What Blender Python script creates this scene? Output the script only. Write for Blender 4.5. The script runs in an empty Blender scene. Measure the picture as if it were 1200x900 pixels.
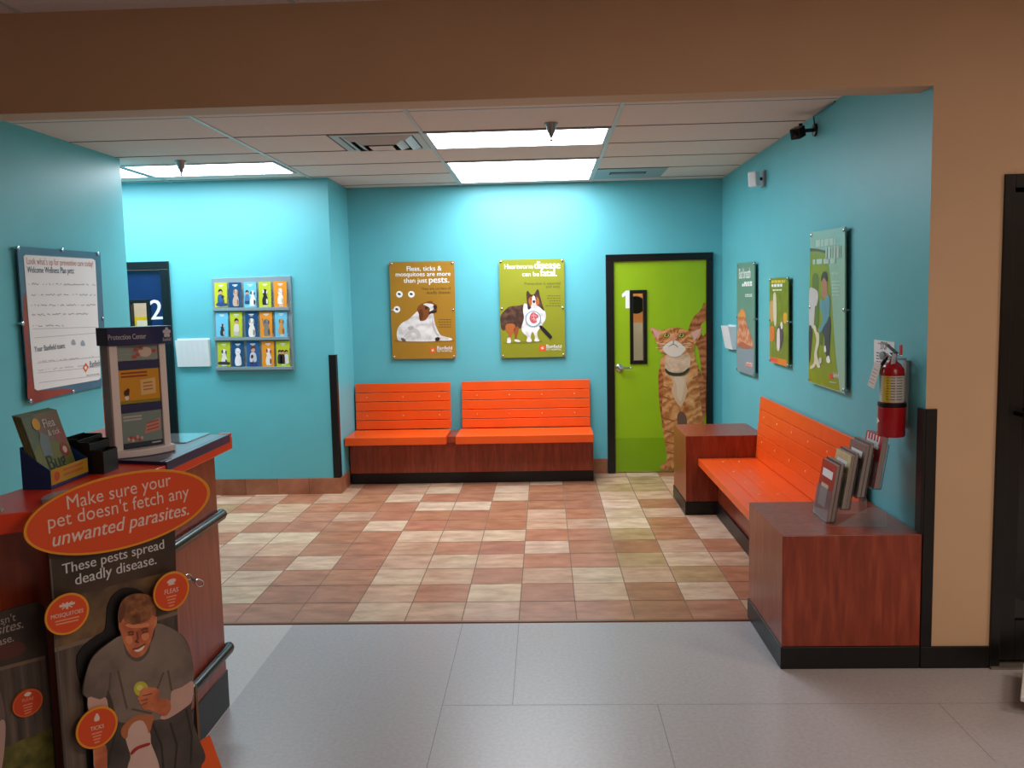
import bpy, bmesh, math, random
from mathutils import Vector, Matrix
random.seed(7)
S = bpy.context.scene
COL = S.collection

# ------------------------------------------------------------------ camera
F_, P_, YW, RL, CH = 1020.39, .098, .0386, -.0219, 1.7266
cy, sy = math.cos(YW), math.sin(YW); cp, sp = math.cos(P_), math.sin(P_); cr_, sr_ = math.cos(RL), math.sin(RL)
FWD = Vector((-sy*cp, cy*cp, -sp)); RT0 = Vector((cy, sy, 0)); UP0 = RT0.cross(FWD)
RT = cr_*RT0 + sr_*UP0; UPV = -sr_*RT0 + cr_*UP0
CAMP = Vector((0, 0, CH))
cam = bpy.data.cameras.new('camera'); camo = bpy.data.objects.new('camera', cam); COL.objects.link(camo)
cam.sensor_width = 36; cam.lens = F_/1200*36; cam.clip_start = .05
camo.matrix_world = Matrix(((RT.x, UPV.x, -FWD.x, 0), (RT.y, UPV.y, -FWD.y, 0), (RT.z, UPV.z, -FWD.z, CH), (0, 0, 0, 1)))
S.camera = camo

def ray(u, v): return FWD + (u-600)/F_*RT - (v-450)/F_*UPV

# ------------------------------------------------------------------ materials
def lin(c):
    c = c/255.
    return c/12.92 if c <= .04045 else ((c+.055)/1.055)**2.4
def rgb(r, g, b): return (lin(r), lin(g), lin(b), 1)
MATS = {}
def mat(name, c, rough=.5, metal=0., var=0., vscale=6., bump=0., bscale=200., spec=.5, stretch=(1, 1, 1), trans=0., ior=1.45, coat=0., alpha=1.):
    """procedural principled material; var = mottling of the colour, bump = fine relief"""
    m = bpy.data.materials.new(name); m.use_nodes = True
    nt = m.node_tree; b = nt.nodes['Principled BSDF']
    col = rgb(*c)
    b.inputs['Base Color'].default_value = col
    b.inputs['Roughness'].default_value = rough
    b.inputs['Metallic'].default_value = metal
    b.inputs['Specular IOR Level'].default_value = spec
    b.inputs['Transmission Weight'].default_value = trans
    b.inputs['IOR'].default_value = ior
    b.inputs['Coat Weight'].default_value = coat
    b.inputs['Alpha'].default_value = alpha
    if var or bump:
        tc = nt.nodes.new('ShaderNodeTexCoord'); mp = nt.nodes.new('ShaderNodeMapping')
        mp.inputs['Scale'].default_value = stretch
        nt.links.new(tc.outputs['Object'], mp.inputs[0])
    if var:
        n = nt.nodes.new('ShaderNodeTexNoise'); n.inputs['Scale'].default_value = vscale; n.inputs['Detail'].default_value = 5
        nt.links.new(mp.outputs[0], n.inputs['Vector'])
        r = nt.nodes.new('ShaderNodeValToRGB')
        r.color_ramp.elements[0].position = .3; r.color_ramp.elements[1].position = .7
        r.color_ramp.elements[0].color = tuple(x*(1-var) for x in col[:3])+(1,)
        r.color_ramp.elements[1].color = tuple(min(1, x*(1+var)) for x in col[:3])+(1,)
        nt.links.new(n.outputs[0], r.inputs[0]); nt.links.new(r.outputs[0], b.inputs['Base Color'])
    if bump:
        n2 = nt.nodes.new('ShaderNodeTexNoise'); n2.inputs['Scale'].default_value = bscale; n2.inputs['Detail'].default_value = 2
        nt.links.new(mp.outputs[0], n2.inputs['Vector'])
        bp = nt.nodes.new('ShaderNodeBump'); bp.inputs['Strength'].default_value = bump; bp.inputs['Distance'].default_value = .002
        nt.links.new(n2.outputs[0], bp.inputs['Height']); nt.links.new(bp.outputs[0], b.inputs['Normal'])
    MATS[name] = m
    return m
def glow(name, c, strength):
    m = bpy.data.materials.new(name); m.use_nodes = True
    b = m.node_tree.nodes['Principled BSDF']
    b.inputs['Base Color'].default_value = (.8, .8, .8, 1)
    b.inputs['Emission Color'].default_value = rgb(*c); b.inputs['Emission Strength'].default_value = strength
    return m
def photo(name, c0, c1, c2, scale, rough=.45, stretch=(1, 1, 1)):
    m = mat(name, c1, rough, var=.2, vscale=scale, stretch=stretch)
    e = [n for n in m.node_tree.nodes if n.type == 'VALTORGB'][0].color_ramp.elements
    e[0].color = rgb(*c0); e[1].color = rgb(*c2); k = e.new(.5); k.color = rgb(*c1)
    return m
FLAT = {}
def ink(r, g, b, rough=.45):
    k = (r, g, b, rough)
    if k not in FLAT: FLAT[k] = mat('ink_%d_%d_%d' % (r, g, b), (r, g, b), rough)
    return FLAT[k]
def fur(name, c0, c1, c2, scale, dist, direction='Z', rot=0., wv=.25):
    """printed striped fur: distorted wave between three tones"""
    m = bpy.data.materials.new(name); m.use_nodes = True; nt = m.node_tree; b = nt.nodes['Principled BSDF']
    b.inputs['Roughness'].default_value = .4
    tc = nt.nodes.new('ShaderNodeTexCoord'); mp = nt.nodes.new('ShaderNodeMapping'); mp.inputs['Rotation'].default_value = (0, rot, 0)
    nt.links.new(tc.outputs['Object'], mp.inputs[0])
    w = nt.nodes.new('ShaderNodeTexWave'); w.bands_direction = direction
    w.inputs['Scale'].default_value = scale; w.inputs['Distortion'].default_value = dist; w.inputs['Detail'].default_value = 3; w.inputs['Detail Scale'].default_value = 1.6
    nt.links.new(mp.outputs[0], w.inputs['Vector'])
    n = nt.nodes.new('ShaderNodeTexNoise'); n.inputs['Scale'].default_value = 22; n.inputs['Detail'].default_value = 6
    nt.links.new(mp.outputs[0], n.inputs['Vector'])
    mx = nt.nodes.new('ShaderNodeMath'); mx.operation = 'MULTIPLY_ADD'; mx.inputs[1].default_value = 1-wv
    nt.links.new(n.outputs[0], mx.inputs[0])
    sc = nt.nodes.new('ShaderNodeMath'); sc.operation = 'MULTIPLY'; sc.inputs[1].default_value = wv
    nt.links.new(w.outputs['Fac'], sc.inputs[0]); nt.links.new(sc.outputs[0], mx.inputs[2])
    r = nt.nodes.new('ShaderNodeValToRGB'); e = r.color_ramp.elements
    e[0].position = .25; e[0].color = rgb(*c0); e[1].position = .75; e[1].color = rgb(*c2)
    k = e.new(.5); k.color = rgb(*c1)
    nt.links.new(mx.outputs[0], r.inputs[0]); nt.links.new(r.outputs[0], b.inputs['Base Color'])
    return m

TEAL = mat('teal_wall_paint', (98, 186, 196), .42, var=.03, vscale=3, bump=.25, bscale=160)
BEIGE = mat('beige_wall_paint', (202, 168, 135), .55, var=.03, vscale=3, bump=.2, bscale=160)
CEIL = mat('ceiling_tile', (226, 212, 204), .9, var=.04, vscale=90, bump=.5, bscale=260)
GRID = mat('ceiling_grid_paint', (190, 195, 195), .4, var=.02)
GRIDD = mat('ceiling_tile_gap_shade', (105, 98, 95), .8, var=.02)  # darker bar colour paints in the shadow along the tile joints
BLACK = mat('black_vinyl', (12, 12, 13), .4, var=.15, vscale=20)
BLACKP = mat('black_paint', (13, 13, 14), .3, var=.1)
ORANGE = mat('orange_gloss_paint', (240, 88, 26), .32, var=.04, vscale=8)
CAPW = mat('pale_screw_cap', (250, 190, 150), .4, var=.02)
REDOR = mat('red_orange_laminate', (226, 62, 24), .3, var=.04)
NAVY = mat('navy_laminate', (38, 46, 88), .28, var=.06)
CHROME = mat('brushed_chrome', (200, 200, 205), .22, metal=1., var=.03)
SILVER = mat('grey_plastic', (150, 158, 165), .4, var=.04)
WHITEP = mat('white_plastic', (232, 236, 238), .35, var=.02)
PALE = mat('pale_plastic', (236, 228, 228), .4, var=.02)
GREEN = mat('green_door_paint', (146, 180, 18), .38, var=.04, vscale=4)
GREEND = mat('green_kick_plate', (126, 164, 16), .25, var=.04, vscale=4)
NAVYD = mat('navy_door_paint', (10, 38, 84), .35, var=.05)
GLASS = mat('clear_glass', (255, 255, 255), .02, trans=1., ior=1.1, spec=.3)
ACRYL = mat('clear_acrylic', (235, 242, 245), .08, trans=.9, ior=1.2)
DGLASS = mat('dark_tinted_glass', (16, 13, 12), .04, spec=.6)
RED = mat('extinguisher_red', (165, 14, 26), .25, var=.05)
PAPER = mat('white_paper', (235, 232, 230), .6, var=.02)
TAGP = mat('buff_tag_paper', (225, 205, 195), .6, var=.03)
DARKIN = mat('interior_shade', (22, 20, 20), .8, var=.1)  # near-black colour stands in for the shade inside unlit depths

def wood_mat():
    m = bpy.data.materials.new('cherry_laminate'); m.use_nodes = True; nt = m.node_tree; b = nt.nodes['Principled BSDF']
    b.inputs['Roughness'].default_value = .3
    tc = nt.nodes.new('ShaderNodeTexCoord'); mp = nt.nodes.new('ShaderNodeMapping'); mp.inputs['Scale'].default_value = (22, 22, 3)
    nt.links.new(tc.outputs['Object'], mp.inputs[0])
    n = nt.nodes.new('ShaderNodeTexNoise'); n.inputs['Scale'].default_value = 1.4; n.inputs['Detail'].default_value = 8; n.inputs['Distortion'].default_value = .6
    nt.links.new(mp.outputs[0], n.inputs['Vector'])
    r = nt.nodes.new('ShaderNodeValToRGB'); e = r.color_ramp.elements
    e[0].position = .3; e[0].color = rgb(122, 46, 28); e[1].position = .72; e[1].color = rgb(162, 74, 44)
    k = e.new(.5); k.color = rgb(142, 57, 34)
    nt.links.new(n.outputs[0], r.inputs[0]); nt.links.new(r.outputs[0], b.inputs['Base Color'])
    return m
WOOD = wood_mat()

def tile_mat(name, rough=.35):
    """colour of each tile from its face colour attribute, mottled by noise"""
    m = bpy.data.materials.new(name); m.use_nodes = True; nt = m.node_tree; b = nt.nodes['Principled BSDF']
    b.inputs['Roughness'].default_value = rough
    at = nt.nodes.new('ShaderNodeAttribute'); at.attribute_name = 'tile'
    tc = nt.nodes.new('ShaderNodeTexCoord')
    mp = nt.nodes.new('ShaderNodeMapping'); mp.inputs['Scale'].default_value = (1, 2.2, 1)
    nt.links.new(tc.outputs['Object'], mp.inputs[0])
    n = nt.nodes.new('ShaderNodeTexNoise'); n.inputs['Scale'].default_value = 5; n.inputs['Detail'].default_value = 7; n.inputs['Roughness'].default_value = .62
    nt.links.new(mp.outputs[0], n.inputs['Vector'])
    r = nt.nodes.new('ShaderNodeValToRGB'); e = r.color_ramp.elements
    e[0].position = .33; e[0].color = (.66, .54, .46, 1); e[1].position = .68; e[1].color = (1.18, 1.16, 1.12, 1)
    nt.links.new(n.outputs[0], r.inputs[0])
    mx = nt.nodes.new('ShaderNodeMix'); mx.data_type = 'RGBA'; mx.blend_type = 'MULTIPLY'; mx.inputs[0].default_value = .85
    nt.links.new(at.outputs['Color'], mx.inputs[6]); nt.links.new(r.outputs[0], mx.inputs[7]); nt.links.new(mx.outputs[2], b.inputs['Base Color'])
    return m
TILE = tile_mat('slate_look_ceramic_tile')
GROUT = mat('tile_grout', (140, 112, 92), .8, var=.08, vscale=30)
VCT = mat('grey_vinyl_tile', (178, 173, 176), .33, var=.09, vscale=60)
VCT2 = mat('light_grey_vinyl_tile', (202, 197, 197), .33, var=.07, vscale=60)
SEAM = mat('vinyl_seam', (128, 126, 130), .5, var=.05)
STRIP = mat('bronze_transition_strip', (140, 98, 76), .3, metal=.4, var=.05)

# ------------------------------------------------------------------ mesh builder
def smooth_closed(pts, sub=4):
    out = []; n = len(pts)
    for i in range(n):
        p0, p1, p2, p3 = [Vector(pts[(i+k-1) % n]) for k in range(4)]
        for j in range(sub):
            t = j/sub
            out.append(tuple(.5*((2*p1)+(p2-p0)*t+(2*p0-5*p1+4*p2-p3)*t*t+(3*p1-p0-3*p2+p3)*t**3)))
    return out
class MB:
    def __init__(s): s.v = []; s.f = []; s.m = []; s.sm = []
    def face(s, pts, m, sm=False):
        b = len(s.v); s.v += [Vector(p) for p in pts]; s.f.append(list(range(b, b+len(pts)))); s.m.append(m); s.sm.append(sm)
    def prism(s, pts, ext, m, mcap=None, sm=False):
        """closed solid: polygon pts extruded by vector ext"""
        pts = [Vector(p) for p in pts]; ext = Vector(ext); n = len(pts); b = len(s.v)
        nr = Vector((0, 0, 0))
        for i in range(n): nr += pts[i].cross(pts[(i+1) % n])
        if nr.dot(ext) < 0: pts.reverse()
        s.v += pts + [p+ext for p in pts]
        s.f.append(list(range(b+n-1, b-1, -1))); s.m.append(mcap or m); s.sm.append(False)
        s.f.append(list(range(b+n, b+2*n))); s.m.append(mcap or m); s.sm.append(False)
        for i in range(n):
            j = (i+1) % n
            s.f.append([b+i, b+j, b+n+j, b+n+i]); s.m.append(m); s.sm.append(sm)
    def box(s, x0, x1, y0, y1, z0, z1, m):
        s.prism([(x0, y0, z0), (x1, y0, z0), (x1, y1, z0), (x0, y1, z0)], (0, 0, z1-z0), m)
    def obox(s, c, ax, ay, az, m):
        """oriented box, centre c and three half-axis vectors"""
        c, ax, ay, az = map(Vector, (c, ax, ay, az))
        s.prism([c-ax-ay-az, c+ax-ay-az, c+ax+ay-az, c-ax+ay-az], 2*az, m)
    def tube(s, path, r, m, seg=12, caps=True):
        path = [Vector(p) for p in path]; rs = r if isinstance(r, (list, tuple)) else [r]*len(path)
        d0 = (path[1]-path[0]).normalized(); a = d0.orthogonal().normalized(); b0 = len(s.v)
        for i, p in enumerate(path):
            d = (path[min(i+1, len(path)-1)]-path[max(i-1, 0)]).normalized()
            a = (a-d*a.dot(d)).normalized(); c = d.cross(a)
            for k in range(seg):
                t = 2*math.pi*k/seg
                s.v.append(p+(a*math.cos(t)+c*math.sin(t))*rs[i])
        for i in range(len(path)-1):
            for k in range(seg):
                k2 = (k+1) % seg
                s.f.append([b0+i*seg+k, b0+i*seg+k2, b0+(i+1)*seg+k2, b0+(i+1)*seg+k]); s.m.append(m); s.sm.append(True)
        if caps:
            s.f.append([b0+k for k in range(seg-1, -1, -1)]); s.m.append(m); s.sm.append(False)
            e = b0+(len(path)-1)*seg
            s.f.append([e+k for k in range(seg)]); s.m.append(m); s.sm.append(False)
    def lathe(s, base, axis, prof, m, seg=24):
        """prof = [(height along axis, radius)]"""
        base = Vector(base); axis = Vector(axis).normalized(); a = axis.orthogonal().normalized(); c = axis.cross(a); b0 = len(s.v)
        for h, r in prof:
            for k in range(seg):
                t = 2*math.pi*k/seg; s.v.append(base+axis*h+(a*math.cos(t)+c*math.sin(t))*max(r, .0004))
        for i in range(len(prof)-1):
            for k in range(seg):
                k2 = (k+1) % seg
                s.f.append([b0+i*seg+k, b0+i*seg+k2, b0+(i+1)*seg+k2, b0+(i+1)*seg+k]); s.m.append(m); s.sm.append(True)
        s.f.append([b0+k for k in range(seg-1, -1, -1)]); s.m.append(m); s.sm.append(False)
        e = b0+(len(prof)-1)*seg
        s.f.append([e+k for k in range(seg)]); s.m.append(m); s.sm.append(False)
    def build(s, name, parent=None, loc=None, bevel=0., tilecol=None, label=None):
        me = bpy.data.meshes.new(name)
        if loc is None: loc = root_loc(parent) if parent else (sum(s.v, Vector())/max(1, len(s.v)))
        loc = Vector(loc)
        me.from_pydata([tuple(v-loc) for v in s.v], [], s.f)
        mats = []
        for i, m in enumerate(s.m):
            if m not in mats: mats.append(m)
        for m in mats: me.materials.append(m)
        me.polygons.foreach_set('material_index', [mats.index(m) for m in s.m])
        me.polygons.foreach_set('use_smooth', s.sm)
        if tilecol:
            at = me.color_attributes.new('tile', 'FLOAT_COLOR', 'CORNER')
            i = 0
            for p, c in zip(me.polygons, tilecol):
                for _ in p.loop_indices: at.data[i].color = c; i += 1
        me.update()
        o = bpy.data.objects.new(name, me); COL.objects.link(o)
        if parent:
            o.parent = parent; o.location = loc-root_loc(parent)
        else: o.location = loc
        if any(s.sm):
            try: me.set_sharp_from_angle(angle=.7)
            except Exception: pass
        if bevel:
            bv = o.modifiers.new('bevel', 'BEVEL'); bv.width = bevel; bv.segments = 2; bv.limit_method = 'ANGLE'
        if label: o['label'] = label
        return o
def root_loc(o):
    l = Vector(o.location)
    while o.parent: o = o.parent; l += Vector(o.location)
    return l
def thing(name, label, cat, loc, group=None):
    o = bpy.data.objects.new(name, None); COL.objects.link(o); o.location = loc; o.empty_display_size = .1
    return tag(o, label, cat, group)
def tag(o, label, cat, group=None):
    o['label'] = label; o['category'] = cat
    if group: o['group'] = group
    return o
def struct(mb, name, **k):
    o = mb.build(name, **k); o['kind'] = 'structure'
    return o

# planes that carry flat things; n looks into the room
class Plane:
    def __init__(s, o, u, v=(0, 0, 1)):
        s.o = Vector(o); s.u = Vector(u).normalized(); s.v = Vector(v).normalized(); s.n = s.u.cross(s.v)
    def px(s, x, y, off=0.):
        d = ray(x, y); o = s.o+s.n*off
        return CAMP+d*((o-CAMP).dot(s.n)/d.dot(s.n))
    def at(s, a, b, off=0.): return s.o+s.u*a+s.v*b+s.n*off
    def shift(s, off): return Plane(s.o+s.n*off, s.u, s.v)
L = .0007    # one layer of print
def slab(mb, pl, pts, t0, t1, m, smooth=False, sub=4, mcap=None):
    """a sheet whose outline is measured on plane pl, between offsets t0 and t1"""
    if smooth: pts = smooth_closed(pts, sub)
    p = [pl.px(x, y, t1) for x, y in pts]
    mb.prism(p, pl.n*(t0-t1), m, mcap)
def poly(mb, pl, pts, lay, m, smooth=False, sub=4):
    if smooth: pts = smooth_closed(pts, sub)
    p = [pl.px(x, y, L*lay) for x, y in pts]
    nr = Vector((0, 0, 0))
    for i in range(len(p)): nr += (p[i]-p[0]).cross(p[(i+1) % len(p)]-p[0])
    if nr.dot(pl.n) < 0: p.reverse()
    mb.face(p, m)
def ell(c, a, b, n=28):
    return [(c[0]+a[0]*math.cos(t)+b[0]*math.sin(t), c[1]+a[1]*math.cos(t)+b[1]*math.sin(t)) for t in [2*math.pi*i/n for i in range(n)]]
def circ(x, y, r, ry=None, n=20): return ell((x, y), (r, 0), (0, ry or r), n)
def stroke(mb, pl, pts, w, lay, m):
    """a printed line of width w metres through measured points"""
    p = [pl.px(x, y)+pl.n*(L*lay) for x, y in pts]
    for a, b in zip(p, p[1:]):
        d = (b-a)
        if d.length < 1e-6: continue
        q = pl.n.cross(d.normalized())*w/2
        mb.face([a-q, b-q, b+q, a+q], m)
def crop(ox, oy, s): return lambda pts: [(ox+x/s, oy+y/s) for x, y in pts]
TXT = {}
def bold_shifts(bold): return (0,) if bold < .01 else ((-bold*.35, bold*.35) if bold < .035 else (-bold*.6, 0, bold*.6))
def text_mesh(body, bold=0):
    k = body
    if k in TXT: return TXT[k]
    cu = bpy.data.curves.new('t', 'FONT'); cu.body = body; cu.size = 1; cu.resolution_u = 3;  cu.fill_mode = 'FRONT'
    ob = bpy.data.objects.new('t', cu); COL.objects.link(ob)
    dg = bpy.context.evaluated_depsgraph_get(); ev = ob.evaluated_get(dg); me = ev.to_mesh()
    vs = [(v.co.x, v.co.y) for v in me.vertices]; fs = [list(p.vertices) for p in me.polygons]
    ev.to_mesh_clear(); bpy.data.objects.remove(ob); bpy.data.curves.remove(cu)
    TXT[k] = (vs, fs); return TXT[k]
def text(mb, pl, body, p0, p1, lay, m, bold=.012, asp=1., slant=0.):
    """lettering with its baseline from measured point p0 to p1; asp = height factor"""
    vs, fs = text_mesh(body, bold)
    x0 = min(v[0] for v in vs); x1 = max(v[0] for v in vs)
    A = pl.px(*p0)+pl.n*(L*lay); B = pl.px(*p1)+pl.n*(L*lay); d = B-A; k = d.length/(x1-x0); d.normalize(); up = pl.n.cross(d)
    b = len(mb.v)
    for dx in (bold_shifts(bold)):
        b = len(mb.v)
        for x, y in vs: mb.v.append(A+d*((x-x0+slant*y+dx)*k)+up*(y*k*asp)+pl.n*(dx*.0004))
        for f in fs: mb.f.append([b+i for i in f]); mb.m.append(m); mb.sm.append(False)
def smalltext(mb, pl, x0, x1, y, n, dy, lay, m, w, slope=0., ragged='right'):
    """lines of print too small to read: runs of short word strokes"""
    r = random.Random(int(x0*7+y*3))
    for i in range(n):
        a = x0; e = x1
        if ragged == 'left': a = x0+(x1-x0)*r.uniform(0, .35)
        else: e = x1-(x1-x0)*r.uniform(0, .3)
        x = a; step = (x1-x0)/7
        while x < e-.1:
            x2 = min(e, x+step*r.uniform(.6, 1.6))
            yy = y+i*dy
            stroke(mb, pl, [(x, yy+slope*(x-x0)), (x2, yy+slope*(x2-x0))], w, lay, m); x = x2+step*.3
def standoffs(root, pl, pts, t0, t1, r=.009, m=CHROME):
    for x, y in pts:
        b = MB(); p = pl.px(x, y, t1)-pl.n*t1; b.lathe(p+pl.n*t0, pl.n, [(0, r*.8), (t1-t0-.004, r*.8), (t1-t0-.003, r*1.3), (t1-t0+.004, r*1.25), (t1-t0+.006, r*.9)], m, 14); b.build('standoff_bolt', root)

WHITE = ink(245, 245, 242)
LOGO_O = ink(235, 100, 40)
def logo(mb, pl, cx, cy, r, lay, tx0, tx1, ty, m, sl=0.):
    """round orange mark with a white four-armed star, and the clinic's name"""
    poly(mb, pl, circ(cx, cy, r), lay, LOGO_O)
    q = r*.72
    for k in range(4):
        t = math.pi/2*k+.4; c, s_ = math.cos(t), math.sin(t)
        poly(mb, pl, [(cx, cy), (cx+q*.55*math.cos(t-.5), cy+q*.55*math.sin(t-.5)), (cx+q*c, cy+q*s_), (cx+q*.55*math.cos(t+.5), cy+q*.55*math.sin(t+.5))], lay+1, WHITE)
    text(mb, pl, 'Banfield', (tx0, ty), (tx1, ty+sl*(tx1-tx0)), lay+1, m, .02)
    text(mb, pl, 'PET HOSPITAL', (tx0, ty+(tx1-tx0)*.16), (tx1, ty+(tx1-tx0)*(.16+sl)), lay+1, m, .005)

# ------------------------------------------------------------------ the room
D = 8.45; H = 2.816; ALC = 7.70; JX = -1.875; LWX = -3.11; LWE = 6.45; FY = 3.913; BEAMZ = 2.597; NC = 3.03
def RWX(y): return 1.690+.016*(y-FY)/(D-FY)

# floor tiles: the pattern as laid (c cream, t tan, r russet, b brown, o olive)
FA, FB, T = -.1654, 4.524, .3106
PAL = {'c': (212, 184, 158), 't': (200, 165, 138), 'r': (180, 126, 98), 'b': (172, 118, 88), 'o': (186, 154, 116)}
PAT = {0: ('rrr' 'rrc' 'tt' 'rrbr' 'tt'), 1: ('trc' 'rrt' 'rc' 'rtbc' 'rr'), 2: ('tcc' 'rrc' 'tr' 'tcto' 'rr'), 3: ('ttr' 'crt' 'ct' 'rroc' 'tr'),
       4: ('ctt' 'rrt' 'rr' 'crbt' 'rr'), 5: ('rcc' 'brc' 'cc' 'rror' 'ct'), 6: ('trr' 'rcr' 'rb' 'ttcb' 'cr'), 7: ('ctr' 'trr' 'rr' 'trct' 'tt'),
       8: ('rtr' 'rrc' 'cr' 'rrcb' 'rt'), 9: ('trt' 'rcr' 'rc' 'rrtt' 'or'), 10: ('crt' 'rtc' 'rc' 'rroo' 'tc'), 11: ('rct' 'rct' 'rt' 'crto' 'tr')}
fl = MB(); cols = []
def jit(c):
    k = random.uniform(.93, 1.07); c = rgb(*c); return (c[0]*k, c[1]*k*random.uniform(.97, 1.03), c[2]*k*random.uniform(.95, 1.05), 1)
g = .003
for i in range(-18, 7):
    for j in range(0, 14):
        row = PAT.get(j); k = i+8
        ch = row[k] if row and 0 <= k < len(row) else random.choice('ccttrrrbo')
        x0, y0 = FA+T*i, FB+T*j
        fl.face([(x0+g, y0+g, 0), (x0+T-g, y0+g, 0), (x0+T-g, y0+T-g, 0), (x0+g, y0+T-g, 0)], TILE); cols.append(jit(PAL[ch]))
fl.face([(-6, FB, -.002), (2.1, FB, -.002), (2.1, 9, -.002), (-6, 9, -.002)], GROUT); cols.append((1, 1, 1, 1))
# grey vinyl in front of the strip, with a lighter run of tiles on the left
fl.face([(-1.385, -4, 0), (6, -4, 0), (6, FB-.02, 0), (-1.385, FB-.02, 0)], VCT); cols.append((1, 1, 1, 1))
fl.face([(-6, -4, 0), (-1.385, -4, 0), (-1.385, FB-.02, 0), (-6, FB-.02, 0)], VCT2); cols.append((1, 1, 1, 1))
def seam(x0, y0, x1, y1, w=.003):
    a = Vector((x0, y0, .0004)); b = Vector((x1, y1, .0004)); q = (b-a).normalized().cross(Vector((0, 0, 1)))*w/2
    fl.face([a-q, a+q, b+q, b-q][::-1] if ((a+q)-(a-q)).cross((b+q)-(a-q)).z < 0 else [a-q, a+q, b+q, b-q], SEAM); cols.append((1, 1, 1, 1))
for s_ in [(-.165, 3.56, -.165, FB-.02), (-.466, 3.56, 2.6, 3.56), (-.466, -1, -.466, 3.56), (.45, -1, .45, 3.56), (1.62, 3.1, 1.62, 3.56), (-.466, 3.56, -.466, FB-.02), (-.466, 2.65, 6, 2.65)]: seam(*s_)
fl.box(-6, 6, -4, 9, -.1, -.004, GROUT); cols += [(1, 1, 1, 1)]*6
o = struct(fl, 'floor', loc=(0, 0, 0), tilecol=cols)
st = MB()
st.prism([(-2.9, FB-.025, 0), (-2.9, FB-.018, .006), (-2.9, FB+.004, .006), (-2.9, FB+.008, 0)], (4.0, 0, 0), STRIP)
struct(st, 'trim_1')

# back wall with the opening of door_1
w = MB()
DX0, DX1, DH = .60, 1.612, 2.118
w.box(JX-.1, DX0, D, D+.12, 0, 3.1, TEAL); w.box(DX1, 1.9, D, D+.12, 0, 3.1, TEAL); w.box(DX0, DX1, D, D+.12, DH, 3.1, TEAL)
struct(w, 'wall_back')
# alcove wall with the opening of door_2, and the return to the back wall
w = MB(); D2X0, D2X1 = -4.30, -3.333
w.box(D2X1, JX, ALC, ALC+.12, 0, 3.1, TEAL); w.box(-4.85, D2X0, ALC, ALC+.12, 0, 3.1, TEAL); w.box(D2X0, D2X1, ALC, ALC+.12, DH, 3.1, TEAL)
w.box(JX-.12, JX, ALC+.12, D, 0, 3.1, TEAL)
struct(w, 'wall_alcove')
w = MB(); w.box(LWX-.12, LWX, FY+.1465, LWE, 0, 3.1, TEAL); struct(w, 'wall_left')
w = MB(); w.box(-4.85, LWX-.12, LWE-.12, LWE, 0, 3.1, TEAL); struct(w, 'wall_corridor')
w = MB(); w.box(-4.95, -4.85, LWE, D, 0, 3.1, TEAL); struct(w, 'wall_alcove_left')
w = MB()
w.prism([(RWX(FY), FY+.002, 0), (RWX(D), D, 0), (RWX(D)+.2, D, 0), (RWX(FY)+.2, FY+.002, 0)], (0, 0, 3.1), TEAL)
struct(w, 'wall_right')
# beige front wall: pier, header over the dark storefront, and the beam over the opening
w = MB()
w.box(RWX(FY), 2.0, FY-.06+.06, FY+.0015, 0, 3.1, BEIGE)
w.box(2.0, 4.2, FY, FY+.12, 2.215, 3.1, BEIGE); w.box(4.2, 6, FY, FY+.12, 0, 3.1, BEIGE)
w.box(1.9, 2.0, FY+.0015, FY+.12, 0, 3.1, BEIGE)
struct(w, 'wall_front')
w = MB(); w.box(-4.85, RWX(FY), FY, FY+.145, BEAMZ, 3.1, BEIGE)
struct(w, 'trim_2')
w = MB(); w.box(-6.1, -6, -4, FY+.1, 0, 3.1, BEIGE); w.box(-6, -4.85, FY, FY+.1, 0, 3.1, BEIGE); struct(w, 'wall_left_front')
w = MB(); w.box(6, 6.1, -4, FY+.1, 0, 3.1, BEIGE); struct(w, 'wall_right_front')
w = MB(); w.box(-6.1, 6.1, -4.1, -4, 0, 3.1, BEIGE); struct(w, 'wall_entrance')
# ceilings
c = MB(); c.box(-5, 1.95, FY+.145, 8.6, H, H+.08, CEIL); struct(c, 'ceiling')
c = MB(); c.box(-6.1, 6.1, -4.1, FY, NC, NC+.08, CEIL)
struct(c, 'ceiling_front')
CP = 1.245; RP = .6226; CX0 = -.778; RY0 = 5.141
c = MB()
for i in range(-3, 3):
    x = CX0+CP*i
    if x < 1.69: c.box(x-.012, x+.012, FY+.146, D, H-.006, H+.01, GRID)
for j in range(-1, 6):
    y = RY0+RP*j
    c.box(-4.85, 1.69, y-.005, y+.005, H-.003, H+.01, GRIDD if j not in (0,) else GRID)
for x in (CX0-.62,): c.box(x-.006, x+.006, RY0+RP, RY0+2*RP, H-.004, H+.01, GRIDD)
struct(c, 'ceiling_grid')
c = MB()
for i in range(-4, 5):
    x = .15+1.22*i; c.box(x-.012, x+.012, -4, FY, NC-.004, NC+.01, GRID)
for j in range(0, 13):
    y = FY-.35-.61*j; c.box(-6, 6, y-.01, y+.01, NC-.003, NC+.01, GRID)
struct(c, 'ceiling_grid_front')

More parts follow.
